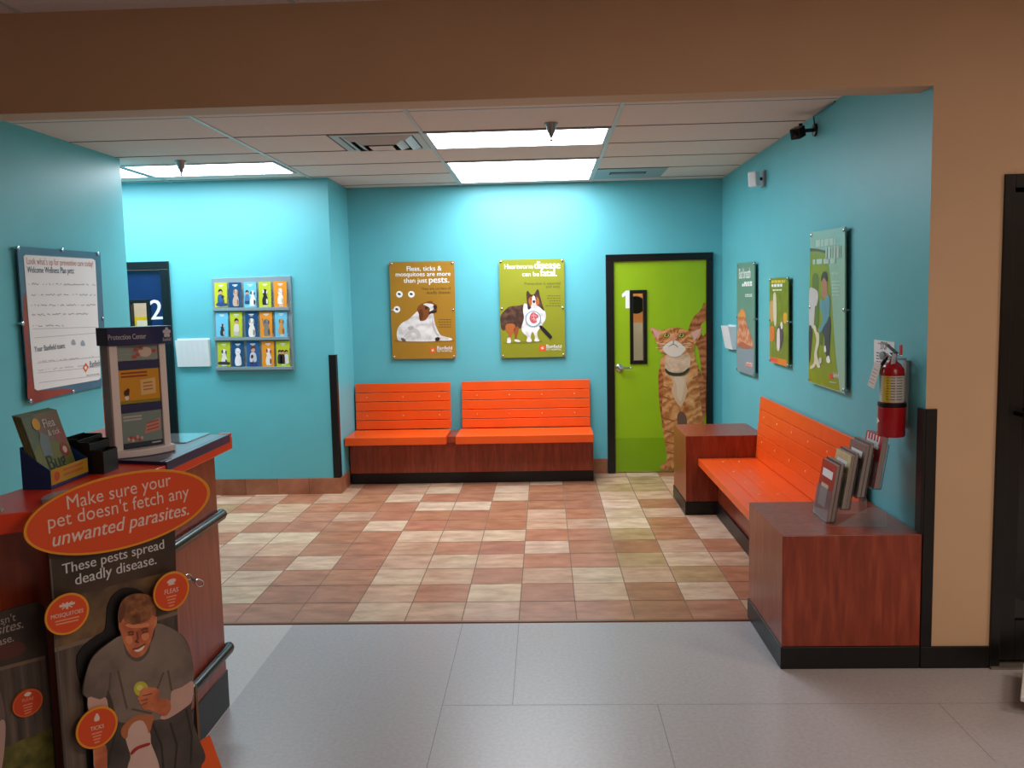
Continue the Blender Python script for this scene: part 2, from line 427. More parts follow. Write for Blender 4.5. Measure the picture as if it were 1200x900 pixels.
# tile baseboards
def tilebase(name, segs):
    b = MB(); cl = []
    for (x0, y0, x1, y1) in segs:
        a = Vector((x0, y0, 0)); e = Vector((x1, y1, 0)); n = max(1, round((e-a).length/.31)); d = (e-a)/n; nn = d.normalized().cross(Vector((0, 0, 1)))
        for k in range(n):
            p = a+d*k+d.normalized()*.0015; q = a+d*(k+1)-d.normalized()*.0015
            b.prism([p, q, q+nn*.012, p+nn*.012], (0, 0, .145), TILE); cl += [jit(random.choice([(158, 98, 70), (166, 108, 80), (150, 92, 66)]))]*6
    return struct(b, name, tilecol=cl)
tilebase('baseboard_alcove', [(D2X1+.01, ALC-.0005, JX+.012, ALC-.0005)])
tilebase('baseboard_return', [(JX+.0005, ALC, JX+.0005, 8.05)])
tilebase('baseboard_back', [(.44, D-.0005, .592, D-.0005)])
b = MB(); b.box(1.6885, 1.998, FY-.011, FY-.0005, 0, .104, BLACK); struct(b, 'baseboard_front', bevel=.003)

# black corner guards
b = MB(); b.box(1.6885, 1.738, FY-.010, FY-.0005, .1045, 1.197, BLACK); b.prism([(1.676, FY-.010, .629), (1.6885, FY-.010, .629), (1.6885, FY+.055, .629), (1.676, FY+.055, .629)], (0, 0, 1.197-.629), BLACK)
tag(b.build('corner_guard', bevel=.002), 'black corner guard strip on the beige pier beside the near wooden box', 'corner guard')
b = MB(); x = JX; b.prism([(x-.055, ALC-.010, .147), (x+.010, ALC-.010, .147), (x+.010, ALC+.055, .147), (x+.0005, ALC+.055, .147), (x+.0005, ALC-.0005, .147), (x-.055, ALC-.0005, .147)], (0, 0, 1.26-.147), BLACK)
tag(b.build('corner_guard', bevel=.002), 'black corner guard strip on the teal corner left of the back benches', 'corner guard')

# ------------------------------------------------------------------ door 1 (green, cat picture)
BW = Plane((0, D, 0), (1, 0, 0))
d1 = thing('door_1', 'lime green door numbered 1 with a printed orange cat', 'door', ((DX0+DX1)/2, D, 0)); d1['kind'] = 'structure'
b = MB(); LX0, LX1, LT = .672, 1.552, 2.052
b.box(DX0-.004, LX0-.003, D-.03, D+.10, 0, LT+.003, BLACKP); b.box(LX1+.003, DX1+.004, D-.03, D+.10, 0, LT+.003, BLACKP); b.box(DX0-.004, DX1+.004, D-.03, D+.10, LT+.003, DH+.004, BLACKP)
b.build('door_frame', d1, bevel=.003)
WX0, WX1, WZ0, WZ1 = .822, .986, 1.068, 1.780
LY = D-.008
b = MB(); b.box(LX0, WX0, LY, LY+.045, .012, LT, GREEN); b.box(WX1, LX1, LY, LY+.045, .012, LT, GREEN); b.box(WX0, WX1, LY, LY+.045, .012, WZ0, GREEN); b.box(WX0, WX1, LY, LY+.045, WZ1, LT, GREEN)
b.build('door_leaf', d1)
b = MB(); fw = .034
b.box(WX0, WX0+fw, LY-.012, LY+.055, WZ0, WZ1, BLACKP); b.box(WX1-fw, WX1, LY-.012, LY+.055, WZ0, WZ1, BLACKP)
b.box(WX0+fw, WX1-fw, LY-.012, LY+.055, WZ0, WZ0+fw, BLACKP); b.box(WX0+fw, WX1-fw, LY-.012, LY+.055, WZ1-fw, WZ1, BLACKP)
wf = b.build('window_frame', d1, bevel=.002)
b = MB(); b.box(WX0+fw, WX1-fw, LY+.018, LY+.024, WZ0+fw, WZ1-fw, GLASS); b.build('pane', wf)
DL = Plane((0, LY, 0), (1, 0, 0))
b = MB(); b.box(LX0+.004, LX1-.004, LY-.0015, LY-.0002, .02, .345, GREEND); b.build('kick_plate', d1)
b = MB(); poly(b, DL, crop(700, 290, 500/150.)([(95, 183), (112, 168), (126, 168), (126, 238), (110, 238), (110, 188), (98, 196)]), 1, WHITE); b.build('door_number', d1, label='white printed numeral 1')
b = MB(); hp = DL.px(725.5, 431); b.lathe(hp, (0, -1, 0), [(0, .036), (.008, .036), (.014, .030), (.016, .014), (.05, .013)], CHROME, 24)
b.tube([hp+Vector((0, -.048, 0)), hp+Vector((.03, -.052, .001)), hp+Vector((.11, -.05, -.003)), hp+Vector((.122, -.046, -.004))], [.012, .011, .009, .007], CHROME, 12)
b.build('lever_handle', d1)
# the cat, a print on the door
CATF = fur('printed_ginger_fur', (154, 84, 38), (202, 130, 70), (224, 166, 108), 3.4, 12, 'Z', .3, .3)
CATD = fur('printed_ginger_tail', (130, 62, 26), (166, 92, 46), (190, 118, 66), 5, 8, 'Z', 0., .4)
CATW = fur('printed_cream_fur', (190, 146, 110), (214, 176, 144), (228, 198, 170), 3, 6, 'Z', 0., .1)
K = crop(700, 290, 500/150.)
b = MB()
poly(b, DL, K([(357, 330), (361, 303), (378, 270), (400, 250), (424, 242), (424, 645), (415, 560), (405, 470), (395, 400), (385, 380), (372, 345)]), 4, CATD, True)
poly(b, DL, K([(405, 303), (416, 292), (424, 288), (424, 330), (412, 345), (404, 325)]), 5, GREEN, True)
poly(b, DL, K([(250, 430), (245, 465), (239, 500), (243, 545), (244, 590), (249, 640), (252, 690), (260, 740), (268, 790), (271, 832), (254, 845), (247, 862), (262, 870), (295, 868), (310, 850), (312, 760), (316, 700), (335, 690), (350, 760), (352, 850), (360, 868), (400, 868), (408, 845), (404, 740), (414, 690), (422, 640), (420, 580), (413, 530), (400, 478), (384, 440), (376, 400), (340, 395), (290, 400)]), 6, CATF, True)
poly(b, DL, K([(270, 420), (264, 450), (268, 480), (300, 494), (340, 490), (358, 474), (364, 440), (358, 415), (320, 400)]), 7, CATW, True)
poly(b, DL, K([(286, 500), (296, 530), (290, 560), (306, 600), (326, 622), (340, 596), (352, 560), (346, 530), (354, 500), (320, 505)]), 7, ink(214, 174, 136), True)
poly(b, DL, K([(300, 505), (310, 540), (312, 580), (326, 600), (336, 560), (338, 510)]), 7.6, ink(222, 188, 156), True)
poly(b, DL, K([(244, 470), (256, 500), (258, 560), (252, 630), (262, 700), (256, 700), (246, 640), (240, 570), (239, 500)]), 7, CATD, True)
poly(b, DL, K([(392, 470), (408, 505), (420, 570), (421, 640), (412, 660), (404, 600), (396, 540)]), 7, CATD, True)
poly(b, DL, K([(316, 700), (312, 660), (325, 640), (345, 655), (350, 690), (335, 690)]), 7, ink(110, 78, 60), True)
poly(b, DL, K([(205, 310), (228, 316), (252, 326), (264, 350), (240, 390), (231, 372), (218, 345)]), 8, CATF)
poly(b, DL, K([(211, 315), (232, 322), (246, 334), (240, 366), (226, 346)]), 9, ink(214, 158, 146))
poly(b, DL, K([(411, 311), (385, 318), (360, 328), (356, 352), (378, 384), (388, 366), (402, 345)]), 8, CATF)
poly(b, DL, K([(406, 316), (384, 323), (366, 336), (374, 372), (392, 348)]), 9, ink(218, 162, 150))
poly(b, DL, K([(250, 328), (272, 318), (300, 313), (335, 317), (360, 328), (374, 352), (380, 380), (376, 398), (352, 410), (330, 418), (300, 420), (270, 415), (248, 410), (237, 392), (238, 360)]), 10, CATF, True)
poly(b, DL, K([(255, 395), (268, 378), (290, 364), (308, 364), (330, 380), (344, 394), (338, 408), (318, 425), (290, 427), (266, 412)]), 11, ink(226, 206, 188), True)
for cx in (270, 328):
    poly(b, DL, K(ell((cx, 344), (14, -1), (1, 9), 14)), 12, ink(70, 50, 30)); poly(b, DL, K(ell((cx, 344), (11.5, -1), (1, 7), 14)), 13, ink(172, 168, 78)); poly(b, DL, K(circ(cx, 342, 4.5, 6)), 14, ink(20, 18, 16))
    poly(b, DL, K(circ(cx-2, 340, 1.6)), 15, WHITE)
poly(b, DL, K([(284, 352), (298, 349), (311, 353), (304, 362), (297, 366), (290, 361)]), 12, ink(212, 138, 124), True)
stroke(b, DL, K([(297, 366), (296, 377), (284, 384), (276, 388)]), .006, 12, ink(92, 48, 40)); stroke(b, DL, K([(296, 377), (308, 383), (314, 390)]), .006, 12, ink(92, 48, 40))
for pts in ([(285, 318), (288, 334)], [(300, 315), (300, 332)], [(316, 318), (312, 334)], [(352, 350), (372, 358)], [(352, 366), (374, 374)], [(256, 352), (240, 358)], [(258, 368), (240, 376)]): stroke(b, DL, K(pts), .009, 12, ink(150, 84, 40))
for pts in ([(285, 380), (230, 372)], [(285, 386), (226, 392)], [(312, 380), (364, 372)], [(312, 386), (368, 392)]): stroke(b, DL, K(pts), .0025, 13, WHITE)
poly(b, DL, K([(266, 472), (280, 484), (305, 490), (335, 486), (357, 470), (358, 480), (340, 496), (308, 502), (280, 497), (267, 485)]), 13, ink(52, 58, 40), True)
for pts in ([(245, 540), (275, 548)], [(250, 580), (282, 592)], [(395, 500), (372, 512)], [(408, 545), (376, 556)], [(412, 590), (378, 600)], [(256, 665), (300, 678)], [(262, 715), (306, 726)], [(268, 760), (308, 768)], [(272, 800), (308, 806)]): stroke(b, DL, K(pts), .013, 7.5, ink(158, 90, 44))
for x in (266, 282, 297): stroke(b, DL, K([(x, 868), (x+3, 852)]), .005, 8, ink(120, 80, 60))
b.build('cat_picture', d1, label='printed ginger cat with a dark collar looking up')

# ------------------------------------------------------------------ door 2 (navy)
AW = Plane((0, ALC, 0), (1, 0, 0))
d2 = thing('door_2', 'dark navy door numbered 2 behind the leaflet tower', 'door', ((D2X0+D2X1)/2, ALC, 0)); d2['kind'] = 'structure'
b = MB(); b.box(D2X0, D2X0+.068, ALC-.03, ALC+.10, 0, 2.052, BLACKP); b.box(D2X1-.068, D2X1+.004, ALC-.03, ALC+.10, 0, 2.052, BLACKP); b.box(D2X0, D2X1+.004, ALC-.03, ALC+.10, 2.052, DH+.004, BLACKP); b.build('door_frame', d2, bevel=.003)
lx0, lx1 = D2X0+.072, D2X1-.072; ly = ALC+.012; wx0, wx1, wz0, wz1 = -3.735, -3.525, 1.07, 1.79
b = MB(); b.box(lx0, wx0, ly, ly+.045, .012, 2.048, NAVYD); b.box(wx1, lx1, ly, ly+.045, .012, 2.048, NAVYD); b.box(wx0, wx1, ly, ly+.045, .012, wz0, NAVYD); b.box(wx0, wx1, ly, ly+.045, wz1, 2.048, NAVYD); b.build('door_leaf', d2)
b = MB(); b.box(wx0, wx0+fw, ly-.012, ly+.055, wz0, wz1, BLACKP); b.box(wx1-fw, wx1, ly-.012, ly+.055, wz0, wz1, BLACKP); b.box(wx0+fw, wx1-fw, ly-.012, ly+.055, wz0, wz0+fw, BLACKP); b.box(wx0+fw, wx1-fw, ly-.012, ly+.055, wz1-fw, wz1, BLACKP)
wf = b.build('window_frame', d2, bevel=.002)
b = MB(); b.box(wx0+fw, wx1-fw, ly+.018, ly+.024, wz0+fw, wz1-fw, GLASS); b.build('pane', wf)
DL2 = Plane((0, ly, 0), (1, 0, 0))
b = MB(); text(b, DL2, '2', (177, 374.5), (191, 374), 1, WHITE, .03, 1.0); b.build('door_number', d2, label='white printed numeral 2')
b = MB(); hp = Vector((lx1-.06, ly, 1.03)); b.lathe(hp, (0, -1, 0), [(0, .034), (.01, .032), (.014, .013), (.05, .012)], CHROME, 20); b.tube([hp+Vector((0, -.048, 0)), hp+Vector((-.05, -.05, 0)), hp+Vector((-.12, -.046, 0))], [.011, .01, .008], CHROME); b.build('lever_handle', d2)

# rooms behind the two door windows
EXW = mat('exam_room_paint', (196, 130, 70), .6, var=.04); EXC = mat('exam_room_beige', (205, 190, 178), .6, var=.03)
b = MB(); b.box(.1, 2.1, 9.75, 9.8, 1.425, 2.7, EXW); b.box(.1, 2.1, 9.70, 9.8, 0, 1.425, EXC); b.box(.05, .1, D+.12, 9.8, 0, 2.7, EXC); b.box(2.1, 2.15, D+.12, 9.8, 0, 2.7, EXC); b.box(.05, 2.15, D+.12, 9.8, 2.7, 2.75, CEIL); b.box(.05, 2.15, D+.12, 9.8, -.1, -.003, GROUT)
struct(b, 'wall_exam_room')
b = MB(); b.box(-5, -2.6, 9.0, 9.05, 0, 2.7, EXC); b.box(-5.05, -5, ALC+.12, 9.05, 0, 2.7, EXC); b.box(-2.6, -2.55, ALC+.12, 9.05, 0, 2.7, EXC); b.box(-5.05, -2.55, ALC+.12, 9.05, 2.7, 2.75, CEIL); b.box(-5.05, -2.55, ALC+.12, 9.05, -.1, -.003, GROUT)
struct(b, 'wall_second_exam_room')
EXGLOW = glow('exam_room_fill_glow', (255, 244, 225), 13)  # added glow, keeps the rooms behind the door windows from going dark
b = MB(); b.box(.5, 1.7, 8.9, 9.4, 2.685, 2.699, EXGLOW); tag(b.build('ceiling_light'), 'unseen panel added to light the room behind the green door', 'light')  # unseen helper panel, added to brighten the view through the green door
b = MB(); b.box(-4.4, -3.2, 8.1, 8.7, 2.685, 2.699, EXGLOW); tag(b.build('ceiling_light'), 'unseen panel added to light the room behind the navy door', 'light')  # unseen helper panel, added to brighten the view through the navy door
lp = thing('exam_lamp', 'dark round lamp seen through the window of the green door', 'lamp', (1.0, 9.695, 1.64))
b = MB(); b.lathe((1.0, 9.52, 1.63), (-.3, -1, -.2), [(-.05, .03), (-.03, .09), (.02, .10), (.03, .095), (.03, .02)], BLACKP, 24); b.build('lamp_head', lp)
b = MB(); b.tube([(1.0, 9.747, 1.66), (1.02, 9.65, 1.66), (1.01, 9.55, 1.64)], .015, BLACKP); b.build('lamp_arm', lp)
YEL = mat('yellow_notice_paper', (225, 200, 40), .5, var=.05)
b = MB(); b.box(-4.3, -4.1, 8.985, 8.998, 1.2, 1.62, YEL); b.box(-4.26, -4.14, 8.983, 8.986, 1.45, 1.58, PAPER)
tag(b.build('notice_sheet'), 'yellow notice seen through the window of the navy door', 'notice')

# ------------------------------------------------------------------ dark storefront on the right
d3 = thing('door_3', 'black framed dark glass door at the right edge beside the beige pier', 'door', (2.6, FY+.03, 0)); d3['kind'] = 'structure'
b = MB(); b.box(2.0, 2.045, FY-.012, FY+.10, 0, 2.214, BLACKP); b.box(2.045, 3.2, FY-.012, FY+.10, 2.155, 2.214, BLACKP); b.box(3.155, 3.2, FY-.012, FY+.10, 0, 2.155, BLACKP); b.build('door_frame', d3, bevel=.003)
b = MB(); b.box(2.05, 2.118, FY+.01, FY+.055, .03, 2.14, BLACKP); b.box(3.08, 3.15, FY+.01, FY+.055, .03, 2.14, BLACKP); b.box(2.118, 3.08, FY+.01, FY+.055, .03, .215, BLACKP); b.box(2.118, 3.08, FY+.01, FY+.055, 2.06, 2.14, BLACKP); b.build('door_leaf', d3, bevel=.003)
b = MB(); b.box(2.118, 3.08, FY+.03, FY+.038, .215, 2.06, DGLASS); b.build('pane', d3)
b = MB(); b.tube([(2.09, FY+.01, 1.17), (2.09, FY-.045, 1.17), (3.11, FY-.045, 1.17), (3.11, FY+.01, 1.17)], .012, BLACKP); b.build('push_bar', d3)
b = MB(); b.box(2.0, 3.2, FY-.03, FY+.10, .0005, .010, mat('door_threshold', (150, 142, 132), .4, metal=.6, var=.05)); b.build('threshold', d3)
w = MB(); w.box(3.2, 4.2, FY, FY+.12, 0, 2.215, BEIGE); struct(w, 'wall_front_right')
b = MB(); b.box(1.92, 3.3, FY+.5, FY+.55, 0, 3, DARKIN); struct(b, 'wall_dark_room')
# low white base of a shop stand, only its corner shows
ws = thing('display_base', 'white low shelf corner on the grey floor at the right edge', 'display base', (2.35, 3.35, 0))
b = MB(); b.prism([(1.899, 3.458, .055), (2.42, 3.16, .055), (2.60, 3.50, .055), (2.09, 3.79, .055)], (0, 0, .022), WHITEP); b.build('shelf', ws, bevel=.004)
b = MB(); b.prism([(1.97, 3.475, 0), (2.40, 3.23, 0), (2.53, 3.48, 0), (2.11, 3.72, 0)], (0, 0, .055), BLACKP); b.build('plinth', ws)

# ------------------------------------------------------------------ ceiling fixtures
LAMP = glow('fluorescent_diffuser', (242, 247, 255), 15.5)
LAMPW = glow('warm_fluorescent_diffuser', (255, 238, 220), 22.)
def troffer(x0, x1, y0, y1, z, label, group, m=LAMP):
    t = thing('ceiling_light', label, 'light', ((x0+x1)/2, (y0+y1)/2, z), group); f = .022
    b = MB(); b.box(x0, x1, y0, y0+f, z-.010, z-.0005, GRID); b.box(x0, x1, y1-f, y1, z-.010, z-.0005, GRID); b.box(x0, x0+f, y0+f, y1-f, z-.010, z-.0005, GRID); b.box(x1-f, x1, y0+f, y1-f, z-.010, z-.0005, GRID); b.build('frame', t)
    b = MB(); b.face([(x0+f, y0+f, z-.006), (x0+f, y1-f, z-.006), (x1-f, y1-f, z-.006), (x1-f, y0+f, z-.006)], m); b.build('diffuser', t)
GL = 'fluorescent ceiling panels of the waiting room'
xa, xb = CX0+.012, CX0+CP-.012
ry = lambda j: RY0+RP*j
troffer(xa, xb, ry(1)+.006, ry(2)-.006, H, 'bright ceiling light panel nearest the beam, alone in its row', GL)
troffer(xa, xb, ry(3)+.006, ry(4)-.003, H, 'front half of the double bright ceiling light near the back wall', GL)
troffer(xa, xb, ry(4)+.003, ry(5)-.006, H, 'rear half of the double ceiling light touching the back wall', GL)
troffer(-3.255, -2.05, 6.76, 7.36, H, 'bright ceiling light panel over the alcove with the pamphlet rack', GL)
troffer(-4.50, -3.285, 6.76, 7.36, H, 'bright ceiling light panel cut off by the left teal wall', GL)
GN = 'ceiling lights of the front shop'
troffer(1.4, 2.6, .4, 1.0, NC, 'shop ceiling light above the camera on the right', GN, LAMPW)
troffer(2.3, 3.5, -1.7, -1.1, NC, 'shop ceiling light behind the camera on the right', GN, LAMPW)
troffer(3.8, 5.0, 1.6, 2.2, NC, 'shop ceiling light far right of the camera', GN, LAMPW)

v = thing('ceiling_vent', 'square louvred air vent in the ceiling left of the light', 'vent', (CX0-.31, RY0+1.5*RP, H))
x0, x1, y0, y1 = CX0-.608, CX0-.014, ry(1)+.008, ry(2)-.008
b = MB(); f = .05; z = H
b.box(x0, x1, y0, y0+f, z-.008, z-.0005, GRID); b.box(x0, x1, y1-f, y1, z-.008, z-.0005, GRID); b.box(x0, x0+f, y0+f, y1-f, z-.008, z-.0005, GRID); b.box(x1-f, x1, y0+f, y1-f, z-.008, z-.0005, GRID); b.build('frame', v)
b = MB(); b.box(x0+f, x1-f, y0+f, y1-f, z-.0018, z-.0006, DARKIN); b.build('opening_shade', v)  # solid dark sheet, paints the shade of the vent opening
cxm, cym = (x0+x1)/2, (y0+y1)/2
for k, (h0, h1, zz) in enumerate(((.235, .185, -.018), (.165, .115, -.030))):
    b = MB()
    o_ = [(cxm-h0, cym-h0, z+zz+.012), (cxm+h0, cym-h0, z+zz+.012), (cxm+h0, cym+h0, z+zz+.012), (cxm-h0, cym+h0, z+zz+.012)]
    i_ = [(cxm-h1, cym-h1, z+zz-.012), (cxm+h1, cym-h1, z+zz-.012), (cxm+h1, cym+h1, z+zz-.012), (cxm-h1, cym+h1, z+zz-.012)]
    up = Vector((0, 0, .003))
    for a in range(4):
        e = (a+1) % 4
        b.prism([o_[a], o_[e], i_[e], i_[a]], up, GRID)
    b.build('louvre', v)
b = MB(); b.box(cxm-.08, cxm+.08, cym-.08, cym+.08, z-.045, z-.041, CEIL); b.build('centre_plate', v)
for sx in (-1, 1):
    b = MB(); b.box(cxm+sx*.075-.004, cxm+sx*.075+.004, cym-.004, cym+.004, z-.042, z-.0018, GRID); b.build('hanger', v)
v = thing('ceiling_vent', 'small slotted air return panel in the ceiling near the green door', 'vent', (.78, RY0+4.5*RP, H))
PAN = mat('vent_panel_paint', (150, 165, 168), .4, var=.03)
x0, x1, y0, y1 = CX0+CP+.014, CX0+CP+.62, ry(4)+.006, ry(5)-.006
b = MB(); b.box(x0, x1, y0, y1, H-.006, H-.0005, PAN); b.build('panel', v)
b = MB(); b.box(x0+.12, x0+.44, y0+.20, y0+.33, H-.0085, H-.0062, DARKIN); b.build('slot_shade', v)  # dark plate, the shade within the slot put into its colour
for k in range(3):
    b = MB(); b.box(x0+.13, x0+.43, y0+.22+.035*k, y0+.235+.035*k, H-.012, H-.0086, PAN); b.build('slat', v)
def sprinkler(x, y, label):
    t = thing('sprinkler_head', label, 'sprinkler', (x, y, H), 'fire sprinkler heads')
    BR = mat('dark_sprinkler_metal', (150, 140, 138), .35, metal=.7, var=.1)
    b = MB(); b.lathe((x, y, H-.0005), (0, 0, -1), [(0, .044), (.004, .043), (.012, .034), (.05, .026), (.062, .020)], BR, 20); b.build('escutcheon', t)
    b = MB(); b.lathe((x, y, H-.06), (0, 0, -1), [(0, .016), (.02, .012), (.034, .005), (.05, .004)], BR, 14)
    for s_ in (-1, 1): b.tube([(x+s_*.014, y, H-.062), (x+s_*.016, y, H-.085), (x+s_*.004, y, H-.11)], .0025, CHROME, 8)
    b.build('frame', t)
    b = MB(); b.lathe((x, y, H-.108), (0, 0, -1), [(0, .005), (.002, .018), (.004, .019), (.005, .006)], CHROME, 18); b.build('deflector', t)
sprinkler(.065, 5.60, 'fire sprinkler head hanging in front of the middle ceiling light')
sprinkler(-2.724, 6.62, 'fire sprinkler head hanging in front of the alcove ceiling light')

# security camera and motion sensor on the right wall
t = thing('security_camera', 'black security camera on a bracket high on the right teal wall', 'camera', (1.69, 5.569, 2.72))
b = MB(); b.lathe((1.694, 5.569, 2.72), (-1, 0, 0), [(0, .04), (.012, .038), (.016, .02)], BLACKP, 20); b.build('mount', t)
b = MB(); b.tube([(1.68, 5.569, 2.72), (1.60, 5.56, 2.715)], .012, BLACKP); b.tube([(1.60, 5.56, 2.725), (1.60, 5.56, 2.76)], .012, BLACKP); b.build('bracket_arm', t)
b = MB(); ax = Vector((-.62, -.70, -.36)).normalized(); sd = ax.cross(Vector((0, 0, 1))).normalized(); uu = sd.cross(ax); c0 = Vector((1.575, 5.53, 2.700)); b.obox(c0, ax*.042, sd*.032, uu*.033, BLACKP); cb = b.build('housing', t, bevel=.006)
b = MB(); b.lathe(c0+ax*.042, ax, [(0, .022), (.006, .022), (.007, .017)], DGLASS, 20); b.build('lens', cb)
b = MB(); b.tube([(1.69, 5.569, 2.735), (1.66, 5.50, 2.79), (1.685, 5.30, 2.808), (1.692, 5.2, 2.812)], .005, BLACKP, 8); b.build('cable', t)
t = thing('motion_sensor', 'white motion sensor on a small bracket high near the back corner', 'sensor', (1.695, 6.86, 2.58))
b = MB(); b.box(1.683, 1.6985, 6.80, 6.90, 2.535, 2.655, SILVER); b.build('wall_plate', t, bevel=.003)
b = MB(); b.tube([(1.684, 6.85, 2.595), (1.645, 6.84, 2.595)], .012, BLACKP); b.build('swivel', t)
b = MB(); ax = Vector((-.75, -.64, -.08)).normalized(); sd = ax.cross(Vector((0, 0, 1))).normalized(); uu = sd.cross(ax); b.obox((1.615, 6.815, 2.59), ax*.028, sd*.038, uu*.058, WHITEP); b.build('housing', t, bevel=.01)

# ------------------------------------------------------------------ back benches
t = thing('bench_plinth', 'dark red wooden plinth with black kick carrying the two back benches', 'plinth', (-.72, 8.25, 0))
b = MB(); b.box(-1.862, .437, 8.075, D-.001, .104, .398, WOOD); b.box(-.9235, -.8385, 8.02, D-.001, .398, .455, WOOD); b.build('wood_body', t, bevel=.003)
b = MB(); b.box(-1.861, .436, 8.085, D-.001, 0, .104, BLACK); b.build('kick_base', t)
def back_bench(x0, x1, sx0, sx1, label, ncap, zt):
    r = thing('bench', label, 'bench', ((x0+x1)/2, 8.2, .40), 'orange slatted benches along the back wall')
    b = MB(); b.box(sx0, sx1, 7.895, 8.36, .4, .476, ORANGE); seat = b.build('seat', r, bevel=.006)
    lean = .03; hz = (zt-.478)/5
    for k in range(5):
        z0 = .478+hz*k+.002; z1 = .478+hz*(k+1)-.003
        ya = 8.375+lean*(z0-.478)/.45; yb = 8.375+lean*(z1-.478)/.45
        b = MB(); b.prism([(x0, ya, z0), (x0, yb, z1), (x0, yb+.022, z1), (x0, ya+.022, z0)], (x1-x0, 0, 0), ORANGE); bd = b.build('backrest_board', r, bevel=.003)
        if k in (1, 3):
            for q in range(ncap):
                xx = x0+(x1-x0)*(.12+.76*q/(ncap-1)); ym = (ya+yb)/2
                b = MB(); b.lathe((xx, ym, (z0+z1)/2), (0, -1, 0), [(-.002, .006), (.0015, .006), (.0025, .004)], CAPW, 10); b.build('screw_cap', bd)
    for q in range(ncap):
        xx = x0+(x1-x0)*(.12+.76*q/(ncap-1))
        b = MB(); b.lathe((xx, 8.30, .476), (0, 0, 1), [(-.002, .006), (.0015, .006), (.003, .004)], CAPW, 10); b.build('screw_cap', seat)
    for xx in (x0+.08, x1-.11):
        b = MB(); b.prism([(xx, 8.398, .476), (xx, 8.431, .476+.44), (xx, D-.001, .476+.44), (xx, D-.001, .476)], (.04, 0, 0), WOOD); b.build('back_cleat', r)
back_bench(-1.858, -.925, -1.866, -.926, 'left orange bench against the back wall, the narrower one', 3, .930)
back_bench(-.817, .427, -.836, .432, 'right orange bench against the back wall, the wider one', 4, .934)

# ------------------------------------------------------------------ right side bench and its end boxes
def endbox(x0, x1, y0, y1, zt, label):
    t = thing('end_table', label, 'end table', ((x0+x1)/2, (y0+y1)/2, 0), 'wooden end boxes of the side bench')
    b = MB(); b.box(x0, x1, y0, y1, .105, zt, WOOD); b.build('wood_body', t, bevel=.003)
    b = MB(); b.box(x0-.006, x1, y0-.006, y1+.004, 0, .105, BLACK); b.build('kick_base', t, bevel=.003)
    return t
endbox(1.064, 1.687, 3.909, 4.56, .627, 'near cherry wood end box with black kick, magazines on top')
endbox(1.086, 1.697, 6.762, 7.40, .627, 'far cherry wood end box with black kick, beside the green door')
r = thing('side_bench', 'long orange slatted bench along the right wall between two boxes', 'bench', (1.45, 5.66, 0))
b = MB(); b.box(1.335, 1.686, 4.565, 6.757, .105, .395, WOOD); b.build('wood_body', r)
b = MB(); b.box(1.318, 1.686, 4.57, 6.752, 0, .105, BLACK); b.build('kick_base', r)
sx = [1.178, 1.288, 1.398, 1.508, 1.646]
for k in range(4):
    b = MB(); b.box(sx[k]+.001, sx[k+1]-.0015, 4.568, 6.755, .396, .452, ORANGE); bd = b.build('seat_board', r, bevel=.004)
    if k in (1, 2):
        for q in range(6):
            b = MB(); b.lathe(((sx[k]+sx[k+1])/2+.01*(k-1), 4.75+q*.37, .452), (0, 0, 1), [(-.002, .007), (.0015, .007), (.003, .004)], CAPW, 10); b.build('screw_cap', bd)
for k in range(5):
    z0 = .456+.0955*k; z1 = z0+.0925
    xa = 1.622+.036*(z0-.456)/.477; xb = 1.622+.036*(z1-.456)/.477
    b = MB(); b.prism([(xa, 4.565, z0), (xb, 4.565, z1), (xb+.024, 4.565, z1), (xa+.024, 4.565, z0)], (0, 6.755-4.565, 0), ORANGE); bd = b.build('backrest_board', r, bevel=.003)
    if k in (1, 3):
        for q in range(6):
            b = MB(); b.lathe(((xa+xb)/2, 4.75+q*.37, (z0+z1)/2), (-1, 0, 0), [(-.002, .007), (.0015, .007), (.0025, .004)], CAPW, 10); b.build('screw_cap', bd)

# ------------------------------------------------------------------ posters
def poster_root(label, pl, corners, group, m, t0=.022, t1=.030, r=.008, bolts=True):
    c_ = [pl.px(*q) for q in corners]; cen = sum(c_, Vector())/4
    lo = min(q.z for q in c_)
    root = thing('poster', label, 'poster', (cen.x, cen.y, lo), group)
    a, b_, c2, d = corners
    mb = MB(); slab(mb, pl, corners, t0, t1, m); mb.build('panel', root)
    if bolts:
        def lerp(p, q, k): return (p[0]+(q[0]-p[0])*k, p[1]+(q[1]-p[1])*k)
        def mix(u_, v_): return lerp(lerp(a, b_, u_), lerp(d, c2, u_), v_)
        standoffs(root, pl, [mix(.03, .02), mix(.97, .02), mix(.03, .5), mix(.97, .5), mix(.03, .98), mix(.97, .98)], .0005, t1+.002, r)
    return root, pl.shift(t1)
GP = 'posters on the back wall'
# flea poster
OCH = mat('ochre_poster_print', (168, 123, 40), .35, var=.05, vscale=3)
root, pp = poster_root('ochre poster of a white and brown dog lying, about fleas and ticks', BW, [(456, 307), (532.3, 306), (534.6, 420), (460, 420.8)], GP, OCH)
K = crop(450, 295, 623/90.)
k1 = lambda p: K([p])[0]
b = MB()
text(b, pp, 'Fleas, ticks &', k1((185, 156)), k1((467, 152)), 1, WHITE, .03)
text(b, pp, 'mosquitoes are more', k1((95, 201)), k1((540, 195)), 1, WHITE, .03)
text(b, pp, 'than just', k1((160, 252)), k1((350, 250)), 1, WHITE, .03)
text(b, pp, 'pests.', k1((366, 252)), k1((528, 250)), 1, WHITE, .045)
BR_ = ink(92, 66, 30)
b.build('heading', root); b = MB(); text(b, pp, 'They are carriers of', k1((302, 310)), k1((542, 306)), 1, BR_, .02); text(b, pp, 'deadly disease.', k1((345, 343)), k1((542, 340)), 1, BR_, .02)
